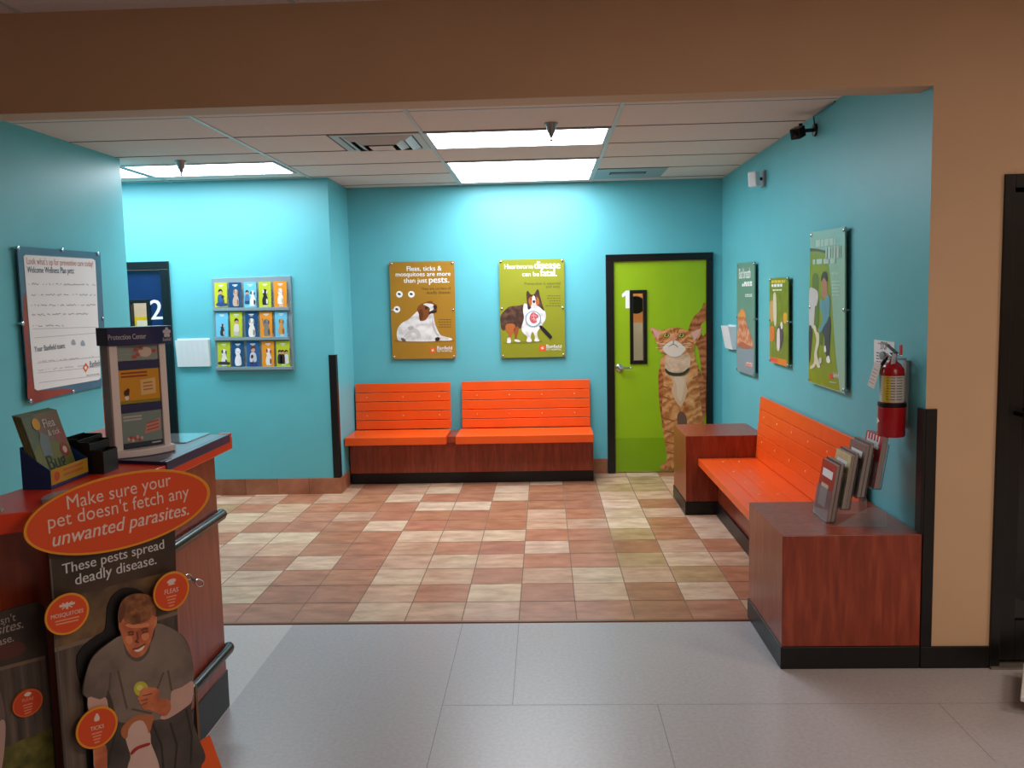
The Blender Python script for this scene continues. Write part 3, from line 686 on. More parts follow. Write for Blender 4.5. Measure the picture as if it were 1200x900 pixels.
b.build('subheading', root); b = MB(); smalltext(b, pp, k1((440, 0))[0], k1((545, 0))[0], k1((0, 550))[1], 4, 20/6.92, 1, BR_, .006, 0, 'left')
b.build('small_print', root)
b = MB()
DW = fur('printed_white_coat', (196, 190, 186), (228, 224, 220), (242, 240, 238), 3, 8); DB = ink(132, 72, 32); DK = ink(52, 34, 26)
poly(b, pp, K([(100, 728), (300, 735), (545, 728), (548, 720), (300, 724), (110, 718)]), 1, ink(140, 98, 26), True)
poly(b, pp, K([(285, 478), (245, 505), (200, 548), (150, 575), (115, 615), (103, 660), (108, 705), (132, 724), (250, 728), (400, 727), (425, 716), (470, 722), (545, 718), (546, 702), (500, 690), (458, 676), (440, 645), (420, 600), (408, 555), (400, 505), (380, 500), (330, 520)]), 2, DW, True)
poly(b, pp, K([(395, 545), (408, 600), (425, 650), (450, 678), (430, 680), (405, 640), (390, 590)]), 3, ink(190, 180, 182), True)
poly(b, pp, K([(160, 690), (200, 640), (250, 620), (290, 650), (300, 700), (280, 690), (245, 655), (205, 672)]), 3, ink(206, 198, 196), True)
poly(b, pp, K([(415, 702), (440, 692), (455, 705), (440, 722), (420, 722)]), 4, DK, True)
poly(b, pp, K([(138, 700), (165, 705), (178, 726), (150, 726)]), 4, ink(110, 92, 84), True)
poly(b, pp, K([(195, 610), (235, 605), (240, 625), (205, 635)]), 4, ink(186, 176, 172), True)
poly(b, pp, K([(275, 450), (300, 425), (340, 412), (395, 415), (428, 435), (430, 470), (420, 492), (375, 505), (345, 545), (318, 560), (290, 556), (290, 520), (272, 480)]), 4, DB, True)
poly(b, pp, K([(318, 428), (345, 418), (392, 425), (405, 440), (400, 470), (370, 490), (372, 460), (345, 440)]), 5, DW, True)
poly(b, pp, K([(398, 440), (418, 432), (428, 445), (425, 462), (408, 466)]), 6, DK, True)
poly(b, pp, K([(362, 496), (385, 478), (425, 475), (422, 492), (385, 500), (368, 506)]), 6, DK, True)
poly(b, pp, K([(332, 452), (348, 443), (360, 452), (348, 466), (336, 466)]), 6, DK, True)
poly(b, pp, K([(340, 410), (380, 400), (396, 410), (370, 416)]), 6, DB, True)
poly(b, pp, K([(285, 478), (308, 470), (320, 520), (300, 556), (288, 548)]), 5, ink(104, 54, 24), True)
b.build('dog_picture', root)
for (x, y) in ((125, 345), (222, 345), (105, 468)):
    b = MB(); poly(b, pp, K(circ(x, y, 27)), 1, WHITE); poly(b, pp, K(ell((x-2, y-2), (10, 6), (-5, 7), 12)), 2, DK)
    for a in (-1, 0, 1): stroke(b, pp, K([(x-10, y-6+a*5), (x+12, y+2+a*6)]), .0025, 2.5, DK)
    b.build('insect_badge', root)
b = MB(); poly(b, pp, K([(375, 778), (415, 778), (415, 822), (375, 822)]), 1, LOGO_O); logo(b, pp, *k1((395, 800)), 2.6, 2, k1((432, 0))[0], k1((553, 0))[0], k1((0, 793))[1], WHITE); b.build('clinic_logo', root)

# heartworm poster
LIM = mat('lime_poster_print', (142, 145, 38), .35, var=.05, vscale=3)
root, pp = poster_root('lime green poster of a collie with a magnifying glass, about heartworm', BW, [(584.4, 304.5), (661, 303), (662.6, 418), (587.2, 419.5)], GP, LIM)
K = crop(580, 295, 623/90.); k1 = lambda p: K([p])[0]
b = MB()
text(b, pp, 'Heartworm', k1((78, 140)), k1((306, 137)), 1, WHITE, .03, 1.2); text(b, pp, 'disease', k1((320, 138)), k1((528, 136)), 1, WHITE, .05, 1.2)
b.build('heading', root); b = MB(); text(b, pp, 'can be', k1((222, 200)), k1((358, 199)), 1, WHITE, .03); text(b, pp, 'fatal.', k1((368, 199)), k1((502, 198)), 1, WHITE, .05, 1.15)
OL = ink(92, 92, 30)
b.build('heading', root); b = MB(); text(b, pp, 'Prevention is essential', k1((240, 270)), k1((532, 266)), 1, OL, .02); text(b, pp, 'and easy.', k1((414, 294)), k1((532, 292)), 1, OL, .02)
b.build('subheading', root); b = MB(); smalltext(b, pp, k1((410, 0))[0], k1((532, 0))[0], k1((0, 358))[1], 5, 20/6.92, 1, OL, .006, 0, 'left')
b.build('small_print', root)
b = MB(); CD = fur('printed_sable_coat', (40, 26, 24), (74, 48, 38), (112, 78, 58), 4, 8, 'Z', 0., .1); CB = ink(176, 96, 44)
poly(b, pp, K([(60, 742), (200, 748), (370, 735), (360, 722), (200, 730)]), 1, ink(120, 122, 24), True)
poly(b, pp, K([(46, 520), (80, 475), (120, 445), (190, 438), (240, 430), (268, 480), (270, 560), (260, 610), (200, 622), (160, 640), (120, 600), (100, 620), (70, 640), (52, 620), (45, 570)]), 2, CD, True)
poly(b, pp, K([(92, 590), (150, 585), (165, 620), (140, 665), (125, 705), (105, 705), (112, 660), (90, 640)]), 3, CB, True)
poly(b, pp, K([(160, 620), (190, 610), (190, 650), (178, 690), (182, 715), (162, 715), (160, 680), (152, 650)]), 3, ink(150, 78, 36), True)
poly(b, pp, K([(102, 700), (125, 698), (128, 738), (98, 740), (100, 725)]), 4, DW, True); poly(b, pp, K([(160, 712), (182, 712), (205, 724), (200, 732), (165, 728)]), 4, DW, True)
poly(b, pp, K([(240, 420), (228, 470), (235, 540), (215, 620), (230, 660), (262, 690), (258, 728), (298, 728), (290, 690), (305, 650), (325, 690), (322, 725), (362, 724), (350, 700), (345, 650), (380, 600), (412, 540), (408, 490), (380, 450), (350, 430), (290, 440)]), 3, DW, True)
poly(b, pp, K([(255, 350), (258, 325), (268, 318), (290, 345), (318, 345), (340, 308), (356, 315), (365, 360), (382, 420), (400, 480), (380, 465), (350, 440), (330, 440), (300, 450), (270, 470), (262, 420)]), 4, CD, True)
poly(b, pp, K([(272, 385), (296, 365), (300, 400), (302, 425), (288, 440), (275, 420)]), 5, CB, True); poly(b, pp, K([(325, 380), (345, 370), (362, 400), (352, 430), (335, 440), (330, 405)]), 5, CB, True)
poly(b, pp, K([(302, 370), (314, 355), (326, 372), (332, 420), (340, 445), (316, 460), (292, 448), (300, 420)]), 6, DW, True)
poly(b, pp, K([(305, 400), (316, 392), (328, 400), (322, 415), (311, 416)]), 7, ink(24, 20, 20), True)
for x in (292, 334): poly(b, pp, K(circ(x, 382, 5)), 7, ink(24, 20, 20))
poly(b, pp, K([(352, 592), (368, 586), (378, 606), (364, 614)]), 7, ink(200, 205, 210)); poly(b, pp, K([(364, 616), (382, 602), (460, 682), (458, 700), (440, 702)]), 7, ink(26, 26, 30), True)
poly(b, pp, K(circ(310, 545, 64, 66, 28)), 7, ink(120, 150, 160)); poly(b, pp, K(circ(310, 545, 56, 58, 28)), 8, ink(228, 232, 232))
poly(b, pp, K([(290, 505), (312, 490), (330, 500), (352, 515), (350, 535), (335, 545), (340, 570), (315, 582), (292, 570), (280, 540)]), 9, ink(196, 92, 96), True)
for q in ([(296, 520), (320, 515), (338, 525)], [(300, 545), (322, 540), (330, 560)], [(312, 500), (318, 560)]): stroke(b, pp, K(q), .006, 10, ink(232, 170, 168))
b.build('dog_picture', root)
b = MB(); poly(b, pp, K([(358, 758), (412, 758), (412, 806), (358, 806)]), 1, ink(220, 88, 34)); logo(b, pp, *k1((385, 782)), 2.8, 2, k1((418, 0))[0], k1((540, 0))[0], k1((0, 780))[1], WHITE); b.build('clinic_logo', root)

# right wall posters
RWP = Plane((1.690, FY, 0), (-.0035, -1, 0))
GR = 'posters on the right wall'
SLATE = mat('grey_green_poster_print', (104, 150, 140), .3, var=.12, vscale=2)
root, pp = poster_root('grey green poster with a fluffy orange animal, farthest on the right wall', RWP, [(863.6, 308.7), (884.3, 306.5), (884.3, 441.3), (863, 434.5)], GR, SLATE)
K = crop(840, 290, 506/90.); k1 = lambda p: K([p])[0]
b = MB(); text(b, pp, 'Bad breath', k1((147, 206)), k1((222, 200)), 1, WHITE, .03, 1.25)
b.build('heading', root); b = MB(); smalltext(b, pp, k1((158, 0))[0], k1((232, 0))[0], k1((0, 236))[1], 2, 2.2, 1, WHITE, .022, -.05, 'left'); smalltext(b, pp, k1((165, 0))[0], k1((232, 0))[0], k1((0, 312))[1], 2, 2, 1, WHITE, .007, -.05, 'left')
b.build('small_print', root)
FUR3 = fur('printed_orange_fluff', (168, 92, 64), (206, 132, 96), (226, 176, 140), 4, 8)
b = MB(); poly(b, pp, K([(133, 665), (240, 668), (245, 843), (130, 806)]), 1, ink(132, 150, 158))
poly(b, pp, K([(138, 455), (150, 425), (165, 402), (180, 412), (190, 450), (195, 500), (212, 545), (235, 620), (238, 664), (200, 660), (185, 668), (160, 655), (134, 640), (134, 580), (140, 520)]), 2, FUR3, True)
poly(b, pp, K([(148, 435), (165, 410), (182, 430), (178, 455), (155, 458)]), 3, ink(222, 150, 70), True)
poly(b, pp, K([(140, 640), (165, 620), (200, 640), (230, 655), (200, 668), (160, 662)]), 3, ink(176, 100, 80), True)
b.build('animal_picture', root)
b = MB(); poly(b, pp, K([(192, 755), (232, 760), (232, 790), (190, 782)]), 2, ink(210, 214, 216)); text(b, pp, 'Banfield', k1((194, 785)), k1((230, 792)), 3, LOGO_O, .03); b.build('clinic_logo', root)
MOSS = mat('olive_poster_print', (122, 138, 44), .3, var=.25, vscale=14)
root, pp = poster_root('small olive poster with a bird and flowers, middle one on the right wall', RWP, [(901.8, 326.5), (923.7, 324.5), (923.7, 430.5), (902, 423.8)], GR, MOSS)
K = crop(900, 320, 210/28.); k1 = lambda p: K([p])[0]
b = MB(); smalltext(b, pp, k1((32, 0))[0], k1((155, 0))[0], k1((0, 76))[1], 1, 3, 1, ink(226, 200, 60), .02, -.03); smalltext(b, pp, k1((32, 0))[0], k1((155, 0))[0], k1((0, 110))[1], 1, 3, 1, WHITE, .02, -.03); smalltext(b, pp, k1((42, 0))[0], k1((140, 0))[0], k1((0, 150))[1], 1, 3, 1, WHITE, .01, -.03)
b.build('lettering', root)
b = MB()
poly(b, pp, K([(18, 480), (50, 470), (55, 560), (40, 600), (18, 590)]), 1, ink(222, 120, 50), True); poly(b, pp, K([(135, 360), (165, 355), (165, 430), (140, 440)]), 1, ink(226, 168, 40), True); poly(b, pp, K([(18, 260), (45, 255), (50, 400), (18, 420)]), 1, ink(206, 160, 90), True)
poly(b, pp, K([(45, 200), (70, 190), (75, 420), (60, 470), (48, 400)]), 2, ink(214, 206, 180), True)
poly(b, pp, K([(80, 480), (110, 470), (130, 520), (128, 600), (110, 660), (80, 650), (68, 600), (72, 540)]), 3, ink(86, 72, 92), True); poly(b, pp, K([(82, 500), (100, 490), (104, 600), (98, 680), (80, 670), (76, 580)]), 4, ink(226, 214, 206), True)
poly(b, pp, K([(110, 440), (125, 430), (130, 480), (115, 490)]), 4, ink(230, 226, 220), True)
poly(b, pp, K([(14, 735), (165, 762), (165, 822), (14, 778)]), 2, ink(226, 130, 40)); poly(b, pp, K([(18, 742), (85, 755), (85, 785), (18, 770)]), 3, ink(226, 80, 70))
b.build('flower_picture', root)
PALEG = mat('pale_green_poster_print', (158, 196, 172), .25, var=.06, vscale=3)
root, pp = poster_root('large pale green poster of two people with a dog, nearest on right wall', RWP, [(949.4, 272.6), (990.2, 265.6), (990, 461.5), (947, 447.3)], GR, PALEG)
K = crop(945, 310, 6.); k1 = lambda p: K([p])[0]
b = MB(); wsm = ink(184, 214, 198)
smalltext(b, pp, 956, 980, 285.5, 1, 3, 1, wsm, .04, -.12); smalltext(b, pp, 968, 987, 297, 1, 3, 4, wsm, .07, -.12); smalltext(b, pp, 953, 985, 307, 1, 3, 4, wsm, .03, -.06)
b.build('heading', root); b = MB(); smalltext(b, pp, k1((172, 0))[0], k1((240, 0))[0], k1((0, 62))[1], 1, 3, 1, wsm, .014, 0); smalltext(b, pp, k1((182, 0))[0], k1((240, 0))[0], k1((0, 120))[1], 5, 3.9, 1, wsm, .010, 0)
b.build('small_print', root)
b = MB(); GG = mat('printed_lawn', (140, 156, 20), .3, var=.12, vscale=8)
poly(b, pp, [(949.2, 291.5), (958, 292), (968.5, 294.5), (972, 318), (974.5, 350), (977, 390), (980, 425), (984, 458.5), (947.4, 446.5), (948.3, 360)], 1, GG)
poly(b, pp, [(949.2, 291), (958, 291.5), (968.5, 294), (968.7, 297), (958, 294.5), (949.2, 294.5)], 2, ink(80, 80, 40))
SK = ink(186, 124, 96)
poly(b, pp, K([(40, 100), (50, 68), (66, 60), (80, 75), (86, 130), (84, 200), (90, 300), (84, 430), (60, 440), (50, 300), (44, 180)]), 2, ink(96, 120, 34), True)
poly(b, pp, K([(20, 190), (45, 165), (78, 190), (82, 240), (70, 290), (60, 300), (52, 420), (36, 460), (20, 440)]), 3, ink(206, 204, 200), True); poly(b, pp, K([(18, 440), (42, 455), (36, 560), (26, 670), (17, 670)]), 3, ink(54, 60, 66), True)
poly(b, pp, K([(105, 220), (112, 180), (106, 110), (118, 62), (138, 60), (146, 110), (144, 170), (150, 205), (135, 235)]), 3, SK, True); poly(b, pp, K([(104, 120), (106, 80), (120, 52), (140, 55), (148, 100), (142, 120), (122, 92)]), 4, ink(58, 40, 34), True)
poly(b, pp, K([(92, 300), (100, 240), (125, 250), (150, 212), (164, 240), (164, 330), (150, 400), (120, 450), (92, 480), (85, 460), (110, 400), (105, 340)]), 4, ink(96, 156, 170), True)
poly(b, pp, K([(112, 460), (145, 400), (162, 360), (170, 420), (165, 520), (158, 640), (150, 655), (138, 640), (128, 590), (126, 520)]), 4, ink(60, 66, 78), True)
poly(b, pp, K([(140, 660), (155, 640), (166, 670), (164, 690), (145, 690)]), 5, WHITE, True); poly(b, pp, K([(124, 580), (134, 570), (138, 610), (126, 615)]), 5, WHITE, True)
poly(b, pp, K([(45, 440), (55, 425), (68, 440), (72, 470), (90, 490), (88, 560), (75, 620), (86, 680), (98, 720), (80, 725), (66, 700), (58, 720), (30, 735), (28, 715), (52, 690), (55, 620), (70, 540), (62, 490)]), 5, ink(224, 216, 186), True)
poly(b, pp, K([(92, 480), (112, 470), (112, 560), (96, 560)]), 3, ink(96, 120, 34), True); poly(b, pp, K([(88, 660), (104, 655), (106, 690), (90, 695)]), 5, ink(210, 206, 190), True)
b.build('people_picture', root)
b = MB(); poly(b, pp, K([(162, 768), (188, 772), (188, 808), (162, 800)]), 3, ink(220, 70, 60)); text(b, pp, 'Banfield', k1((192, 792)), k1((230, 800)), 3, WHITE, .03, 1.4); smalltext(b, pp, k1((165, 0))[0], k1((225, 0))[0], k1((0, 826))[1], 1, 2, 3, wsm, .006, .12); b.build('clinic_logo', root)

# welcome board on the left wall
LW = Plane((LWX, 0, 0), (0, 1, 0))
STEEL = mat('steel_blue_board_print', (78, 112, 136), .25, var=.12, vscale=3)
cs = [(20, 288.5), (117.5, 296), (126, 451), (34.5, 472)]
c_ = [LW.px(*q) for q in cs]; cen = sum(c_, Vector())/4
root = thing('wall_sign', 'blue and red framed welcome board with handwriting on the left teal wall', 'sign', (LWX, cen.y, c_[3].z), None)
b = MB(); slab(b, LW, cs, .022, .030, STEEL); b.build('panel', root)
pp = LW.shift(.030)
b = MB(); RB = photo('red_board_print', (120, 62, 58), (140, 62, 52), (160, 70, 54), 3, .25)
poly(b, pp, [(27, 372), (29.5, 410), (32, 440), (35, 471.2), (62, 465.3), (85, 459), (80, 456), (45, 457), (40, 452), (37, 425), (34, 395), (31, 350), (28, 345)], 1, RB, True)
poly(b, pp, [(28.5, 299), (30, 298), (107, 302.5), (110, 304), (112, 330), (119.5, 440), (119, 444), (44, 458), (40.5, 456), (38, 430)], 2, ink(120, 140, 150))
b.build('border_print', root)
b = MB(); poly(b, pp, [(27.6, 300.5), (29.5, 298.8), (109, 303.5), (111.6, 305.5), (113, 330), (118, 442), (116, 445), (43.5, 457.5), (40.5, 455.5), (38, 430)], 3, PAPER); b.build('writing_sheet', root)
b = MB(); RD = ink(196, 116, 98); DBL = ink(60, 74, 92); GRY = ink(140, 134, 138)
text(b, pp, "Look what's up for preventive care today!", (31, 309.5), (109, 312.5), 4, RD, .02, 1.25); text(b, pp, 'Welcome Wellness Plan pets:', (31.6, 319.5), (86.5, 320.5), 4, DBL, .035, 1.25)
b.build('heading', root); b = MB(); text(b, pp, 'Your Banfield team:', (40, 412.5), (76, 407.8), 4, DBL, .035, 1.15); b.build('subheading', root)
b = MB(); rr = random.Random(5)
def scribble(xa, xb, y, sl, m, amp=1.1):
    x = xa; p = []
    while x < xb:
        if rr.random() < .14:
            if len(p) > 1: stroke(b, pp, p, .004, 4, m)
            p = []; x += 1.6
        p.append((x, y+sl*(x-xa)+rr.uniform(-amp, amp))); x += rr.uniform(.5, 1.0)
    if len(p) > 1: stroke(b, pp, p, .004, 4, m)
for (xa, xb, y, sl) in ((33, 112, 332.5, .015), (34, 112, 345.5, 0), (36, 112, 358, -.01), (37, 105, 369, -.02), (38, 74, 382, -.01)): scribble(xa, xb, y, sl, GRY)
scribble(43, 110, 424, -.09, ink(196, 160, 160), .8); scribble(44, 100, 434, -.1, ink(180, 170, 186), .8)
for (xa, xb, y, sl) in ((38, 113, 385.5, -.03), (40, 114, 396, -.08), (43, 117, 425.5, -.1), (44, 117, 437, -.1), (45, 118, 448.5, -.12)): stroke(b, pp, [(xa, y), (xb, y+sl*(xb-xa))], .003, 4, ink(176, 170, 172))
for (x, y) in ((86, 401), (97, 402)): poly(b, pp, [(x-2, y+3), (x-2.3, y-1), (x, y-3.5), (x+2, y-1), (x+2.6, y+3)], 4, ink(160, 164, 178), True)
b.build('handwriting', root)
b = MB(); poly(b, pp, [(97, 431), (100.5, 425), (104, 430), (100.5, 437)], 4, LOGO_O); poly(b, pp, circ(100.5, 431, 1.4, 2), 5, WHITE); text(b, pp, 'Banfield', (105, 430.5), (117.5, 428.5), 4, DBL, .03, 1.3); smalltext(b, pp, 101, 117, 440, 1, 2, 4, GRY, .006, -.12); b.build('clinic_logo', root)
standoffs(root, LW, [(21, 290.5), (73, 292.8), (115, 297.5), (26.5, 379), (120.8, 373), (36, 470), (86, 459.3), (123, 451)], .0005, .034, .010)

# ------------------------------------------------------------------ pamphlet rack
rk = thing('brochure_rack', 'grey wall rack with fifteen pockets of pet brochures in three rows', 'rack', (-2.6, ALC, 1.12))
RKG = mat('rack_grey_plastic', (128, 150, 158), .35, var=.04)
b = MB(); slab(b, AW, [(248, 326.3), (340.5, 323), (344.5, 434), (253, 436.5)], .0005, .022, RKG); b.build('back_panel', rk, bevel=.003)
K = crop(240, 310, 733/110.)
RX = [[(73, 172), (187, 280), (303, 400), (418, 515), (535, 638)], [(83, 180), (195, 290), (313, 408), (428, 524), (546, 640)], [(97, 197), (211, 300), (325, 420), (443, 539), (555, 660)]]
RY = [(143, 133, 335), (374, 366, 566), (604, 598, 798)]
for r_ in range(3):
    y0l, y0r, y1 = RY[r_]
    b = MB(); slab(b, AW, K([(RX[r_][0][0]-14, y1+4), (RX[r_][4][1]+16, y1-2), (RX[r_][4][1]+17, y1+22), (RX[r_][0][0]-13, y1+28)]), .022, .05, RKG); b.build('shelf_rail', rk, bevel=.002)
    b = MB()
    for (xa, xb) in RX[r_]:
        slab(b, AW, K([(xb+2, y0l+50), (xb+7, y0l+50), (xb+8, y1), (xb+3, y1)]), .022, .046, ACRYL)
    b.build('pocket_dividers', rk)
LIMC, NAV, SKY, ORG, BLU = (190, 202, 40), (20, 76, 122), (108, 196, 226), (236, 150, 34), (40, 92, 150)
BC = [[LIMC, NAV, SKY, LIMC, ORG], [SKY, LIMC, NAV, ORG, SKY], [LIMC, NAV, BLU, ORG, LIMC]]
BN = [['lime brochure with a seated child in blue, top row far left', 'navy brochure with a tan dog, top row second from left', 'sky blue brochure with a person hugging a dog, top row centre', 'lime brochure with a black and white dog, top row fourth', 'orange brochure with a white dog, top row far right'],
      ['sky blue brochure with a dark small animal, middle row far left', 'lime brochure with a standing child, middle row second from left', 'navy brochure with a large white dog, middle row centre', 'orange brochure with a grey cat, middle row fourth', 'sky blue brochure with a tan dog, middle row far right'],
      ['lime brochure with a spotted puppy, bottom row far left', 'navy brochure with a white poodle, bottom row second from left', 'blue brochure with a person holding a dog, bottom row centre', 'orange brochure with a brown and white beagle, bottom row fourth', 'lime brochure with three people, bottom row far right']]
def b_dog(mb, pl, X, Y, s_, c1, c2, up=1):
    q = lambda pts: K([(X+x*s_, Y+y*s_) for x, y in pts])
    poly(mb, pl, q([(-18, 55), (-22, 20), (-12, -15), (4, -30), (18, -5), (24, 30), (22, 55), (0, 60)]), 2, ink(*c1), True)
    poly(mb, pl, q([(-14, -18), (-20, -45), (-12, -62), (2, -66), (14, -55), (16, -36), (6, -18)]), 3, ink(*c1), True)
    poly(mb, pl, q([(-20, -40), (-16, -62), (-8, -55), (-10, -34)]), 4, ink(*c2), True); poly(mb, pl, q([(10, -54), (18, -50), (16, -28), (9, -34)]), 4, ink(*c2), True)
    poly(mb, pl, q([(-3, -38), (4, -38), (1, -32)]), 4, ink(24, 22, 22)); poly(mb, pl, q([(10, 10), (22, 20), (20, 50), (10, 45)]), 3, ink(*c2), True)
def b_person(mb, pl, X, Y, s_, shirt, skin, hair, pants):
    q = lambda pts: K([(X+x*s_, Y+y*s_) for x, y in pts])
    poly(mb, pl, q([(-16, 25), (18, 25), (22, 62), (-18, 62)]), 2, ink(*pants), True)
    poly(mb, pl, q([(-20, 30), (-18, -15), (-6, -28), (8, -28), (20, -12), (22, 30), (0, 36)]), 3, ink(*shirt), True)
    poly(mb, pl, q(circ(0, -45, 14, 17)), 4, ink(*skin)); poly(mb, pl, q([(-15, -45), (-13, -64), (2, -70), (15, -60), (15, -46), (4, -56)]), 5, ink(*hair), True)
SKN = (214, 160, 130); HR = (50, 34, 28)
for r_ in range(3):
    for c in range(5):
        xa, xb = RX[r_][c]; y0l, y0r, y1 = RY[r_]; y0 = y0l+(y0r-y0l)*c/4
        b = MB(); sh = 8*(r_ > -1)
        slab(b, AW, K([(xa, y0), (xb-1, y0-1), (xb+7, y1-2), (xa+7, y1)]), .024, .034, ink(*BC[r_][c]))
        pl = AW.shift(.034); X = (xa+xb)/2+4; Y = y0+118
        w_ = ink(236, 236, 232) if BC[r_][c] not in (SKY,) else ink(230, 244, 248)
        stroke(b, pl, K([(X-22, y0+20), (X+18, y0+19)]), .008, 1, w_); stroke(b, pl, K([(X-12, y0+30), (X+10, y0+29)]), .005, 1, w_); stroke(b, pl, K([(X-10, y1-14), (X+22, y1-15)]), .007, 1, w_)
        k = r_*5+c
        if k == 0: b_person(b, pl, X-6, Y, 1.0, (52, 96, 150), SKN, HR, (46, 70, 130)); poly(b, pl, K([(X-30, Y+40), (X+44, Y+42), (X+40, Y+62), (X-30, Y+62)]), 3, ink(46, 70, 130), True); b_dog(b, pl, X+14, Y+10, .5, (130, 80, 60), (90, 60, 40))
        elif k == 1: b_dog(b, pl, X+4, Y+4, 1.05, (196, 170, 150), (150, 110, 90))
        elif k == 2: b_person(b, pl, X-26, Y, .8, (80, 120, 170), SKN, HR, (50, 70, 110)); b_dog(b, pl, X+18, Y+10, .95, (235, 235, 235), (30, 28, 30))
        elif k == 3: b_dog(b, pl, X, Y+4, 1.0, (40, 38, 40), (225, 225, 220))
        elif k == 4: b_dog(b, pl, X, Y, 1.0, (240, 236, 228), (210, 190, 160))
        elif k == 5: b_dog(b, pl, X+2, Y+20, .75, (60, 50, 50), (200, 190, 180))
        elif k == 6: b_person(b, pl, X, Y, 1.0, (225, 215, 200), SKN, HR, (200, 190, 180))
        elif k == 7: b_dog(b, pl, X+2, Y+8, 1.15, (238, 232, 222), (150, 140, 130))
        elif k == 8: b_dog(b, pl, X+4, Y+8, 1.05, (140, 128, 120), (90, 84, 80)); poly(b, pl, K([(X-34, Y-60), (X-26, Y-62), (X-10, Y-10), (X-18, Y)]), 3, ink(140, 128, 120), True)
        elif k == 9: b_dog(b, pl, X, Y+4, 1.0, (206, 150, 80), (150, 100, 60))
        elif k == 10: b_dog(b, pl, X, Y+8, 1.05, (236, 232, 226), (60, 50, 46)); poly(b, pl, K([(X-40, Y+38), (X+40, Y+40), (X+38, Y+58), (X-40, Y+58)]), 4, ink(60, 56, 54), True)
        elif k == 11: b_dog(b, pl, X, Y+4, 1.1, (240, 240, 240), (226, 226, 226))
        elif k == 12: b_person(b, pl, X, Y, 1.2, (200, 205, 215), SKN, (90, 60, 44), (50, 70, 130)); b_dog(b, pl, X-6, Y+22, .55, (206, 160, 70), (160, 110, 50))
        elif k == 13: b_dog(b, pl, X+4, Y+6, 1.05, (238, 230, 222), (146, 72, 34))
        else:
            for dx, sc_ in ((-26, (50, 46, 50)), (-4, (60, 44, 48)), (24, (226, 226, 228))): b_person(b, pl, X+dx, Y+6, .8, sc_, SKN, HR, sc_)
        o = b.build('brochure'); tag(o, BN[r_][c], 'brochure', 'brochures in the wall rack')

# white wall pockets
def wall_pocket(pl, a0, a1, z0, z1, depth, label):
    t = thing('wall_pocket', label, 'file holder', pl.at((a0+a1)/2, z0, 0), 'white wall file pockets')
    b = MB(); b.prism([pl.at(a0, z0, .0005), pl.at(a1, z0, .0005), pl.at(a1, z1, .0005), pl.at(a0, z1, .0005)], pl.n*.004, WHITEP); b.build('back_plate', t)
    b = MB(); e = .004; dz = (z1-z0)
    for a in (a0, a1-e): b.prism([pl.at(a, z0, .005), pl.at(a, z0, depth*.45), pl.at(a, z0+dz*.95, depth), pl.at(a, z0+dz*.95, .005)], pl.u*e, WHITEP)
    b.prism([pl.at(a0, z0, .005), pl.at(a0, z0, depth*.45), pl.at(a0, z0+.004, depth*.45), pl.at(a0, z0+.004, .005)], pl.u*(a1-a0), WHITEP)
    b.prism([pl.at(a0, z0, depth*.45), pl.at(a0, z0+dz*.95, depth), pl.at(a0, z0+dz*.95, depth+.004), pl.at(a0, z0, depth*.45+.004)], pl.u*(a1-a0), WHITEP); b.build('front_pocket', t)
    b = MB()
    for k in range(1, 6): x = a0+(a1-a0)*k/6; b.prism([pl.at(x, z0+.01, depth*.45+.0055), pl.at(x, z0+dz*.93, depth+.0055), pl.at(x, z0+dz*.93, depth+.004), pl.at(x, z0+.01, depth*.45+.004)], pl.u*.003, PALE)
    b.build('front_ribs', t)
wall_pocket(AW, -3.293, -2.998, 1.180, 1.432, .05, 'white wall pocket between the navy door and the brochure rack')
wall_pocket(RWP, FY-8.13, FY-7.81, 1.228, 1.445, .07, 'white wall pocket on the right wall beside the green door')

# ------------------------------------------------------------------ fire extinguisher and notice
b = MB(); pc = RWP; cs = [(1024.3, 398), (1048.4, 401), (1047.6, 436), (1024, 434)]
slab(b, pc, cs, .0005, .002, PAPER); p2 = pc.shift(.002); INK = ink(120, 116, 122)
smalltext(b, p2, 1029, 1044, 402.3, 1, 2, 1, INK, .006, .12); text(b, p2, 'STOP', (1032, 409.2), (1040, 410), 1, ink(90, 86, 92), .03, 1.5); smalltext(b, p2, 1027, 1046, 413.2, 5, 3.4, 1, INK, .006, .12)
tag(b.build('notice_card'), 'white printed notice card on the right wall above the fire extinguisher', 'notice')
ex = thing('fire_extinguisher', 'red fire extinguisher with a paper tag hanging on the right wall', 'fire extinguisher', (1.61, 4.09, 1.05))
EX, EY = 1.615, 4.10
b = MB(); b.lathe((EX, EY, 1.062), (0, 0, 1), [(0, .048), (.004, .053), (.27, .053), (.30, .050), (.322, .036), (.335, .020), (.345, .017)], RED, 32); b.build('cylinder', ex)
b = MB(); b.lathe((EX, EY, 1.046), (0, 0, 1), [(0, .056), (.006, .060), (.134, .061), (.140, .060)], mat('red_boot_plastic', (176, 16, 30), .35, var=.06), 32); bt = b.build('boot', ex)
b = MB(); b.prism([(EX-.0622, EY+.012, 1.135), (EX-.0622, EY+.012, 1.105), (EX-.0622, EY-.016, 1.12)], (.001, 0, 0), WHITE); b.build('arrow_mark', bt)
b = MB(); b.lathe((EX, EY, 1.187), (0, 0, 1), [(0, .059), (.002, .063), (.018, .063), (.020, .059)], BLACK, 32); b.build('strap', ex)
b = MB(); LB = mat('extinguisher_label_paper', (205, 200, 190), .4, var=.08, vscale=60); LBY = mat('yellow_label_print', (206, 178, 50), .4, var=.1, vscale=40)
seg = 24
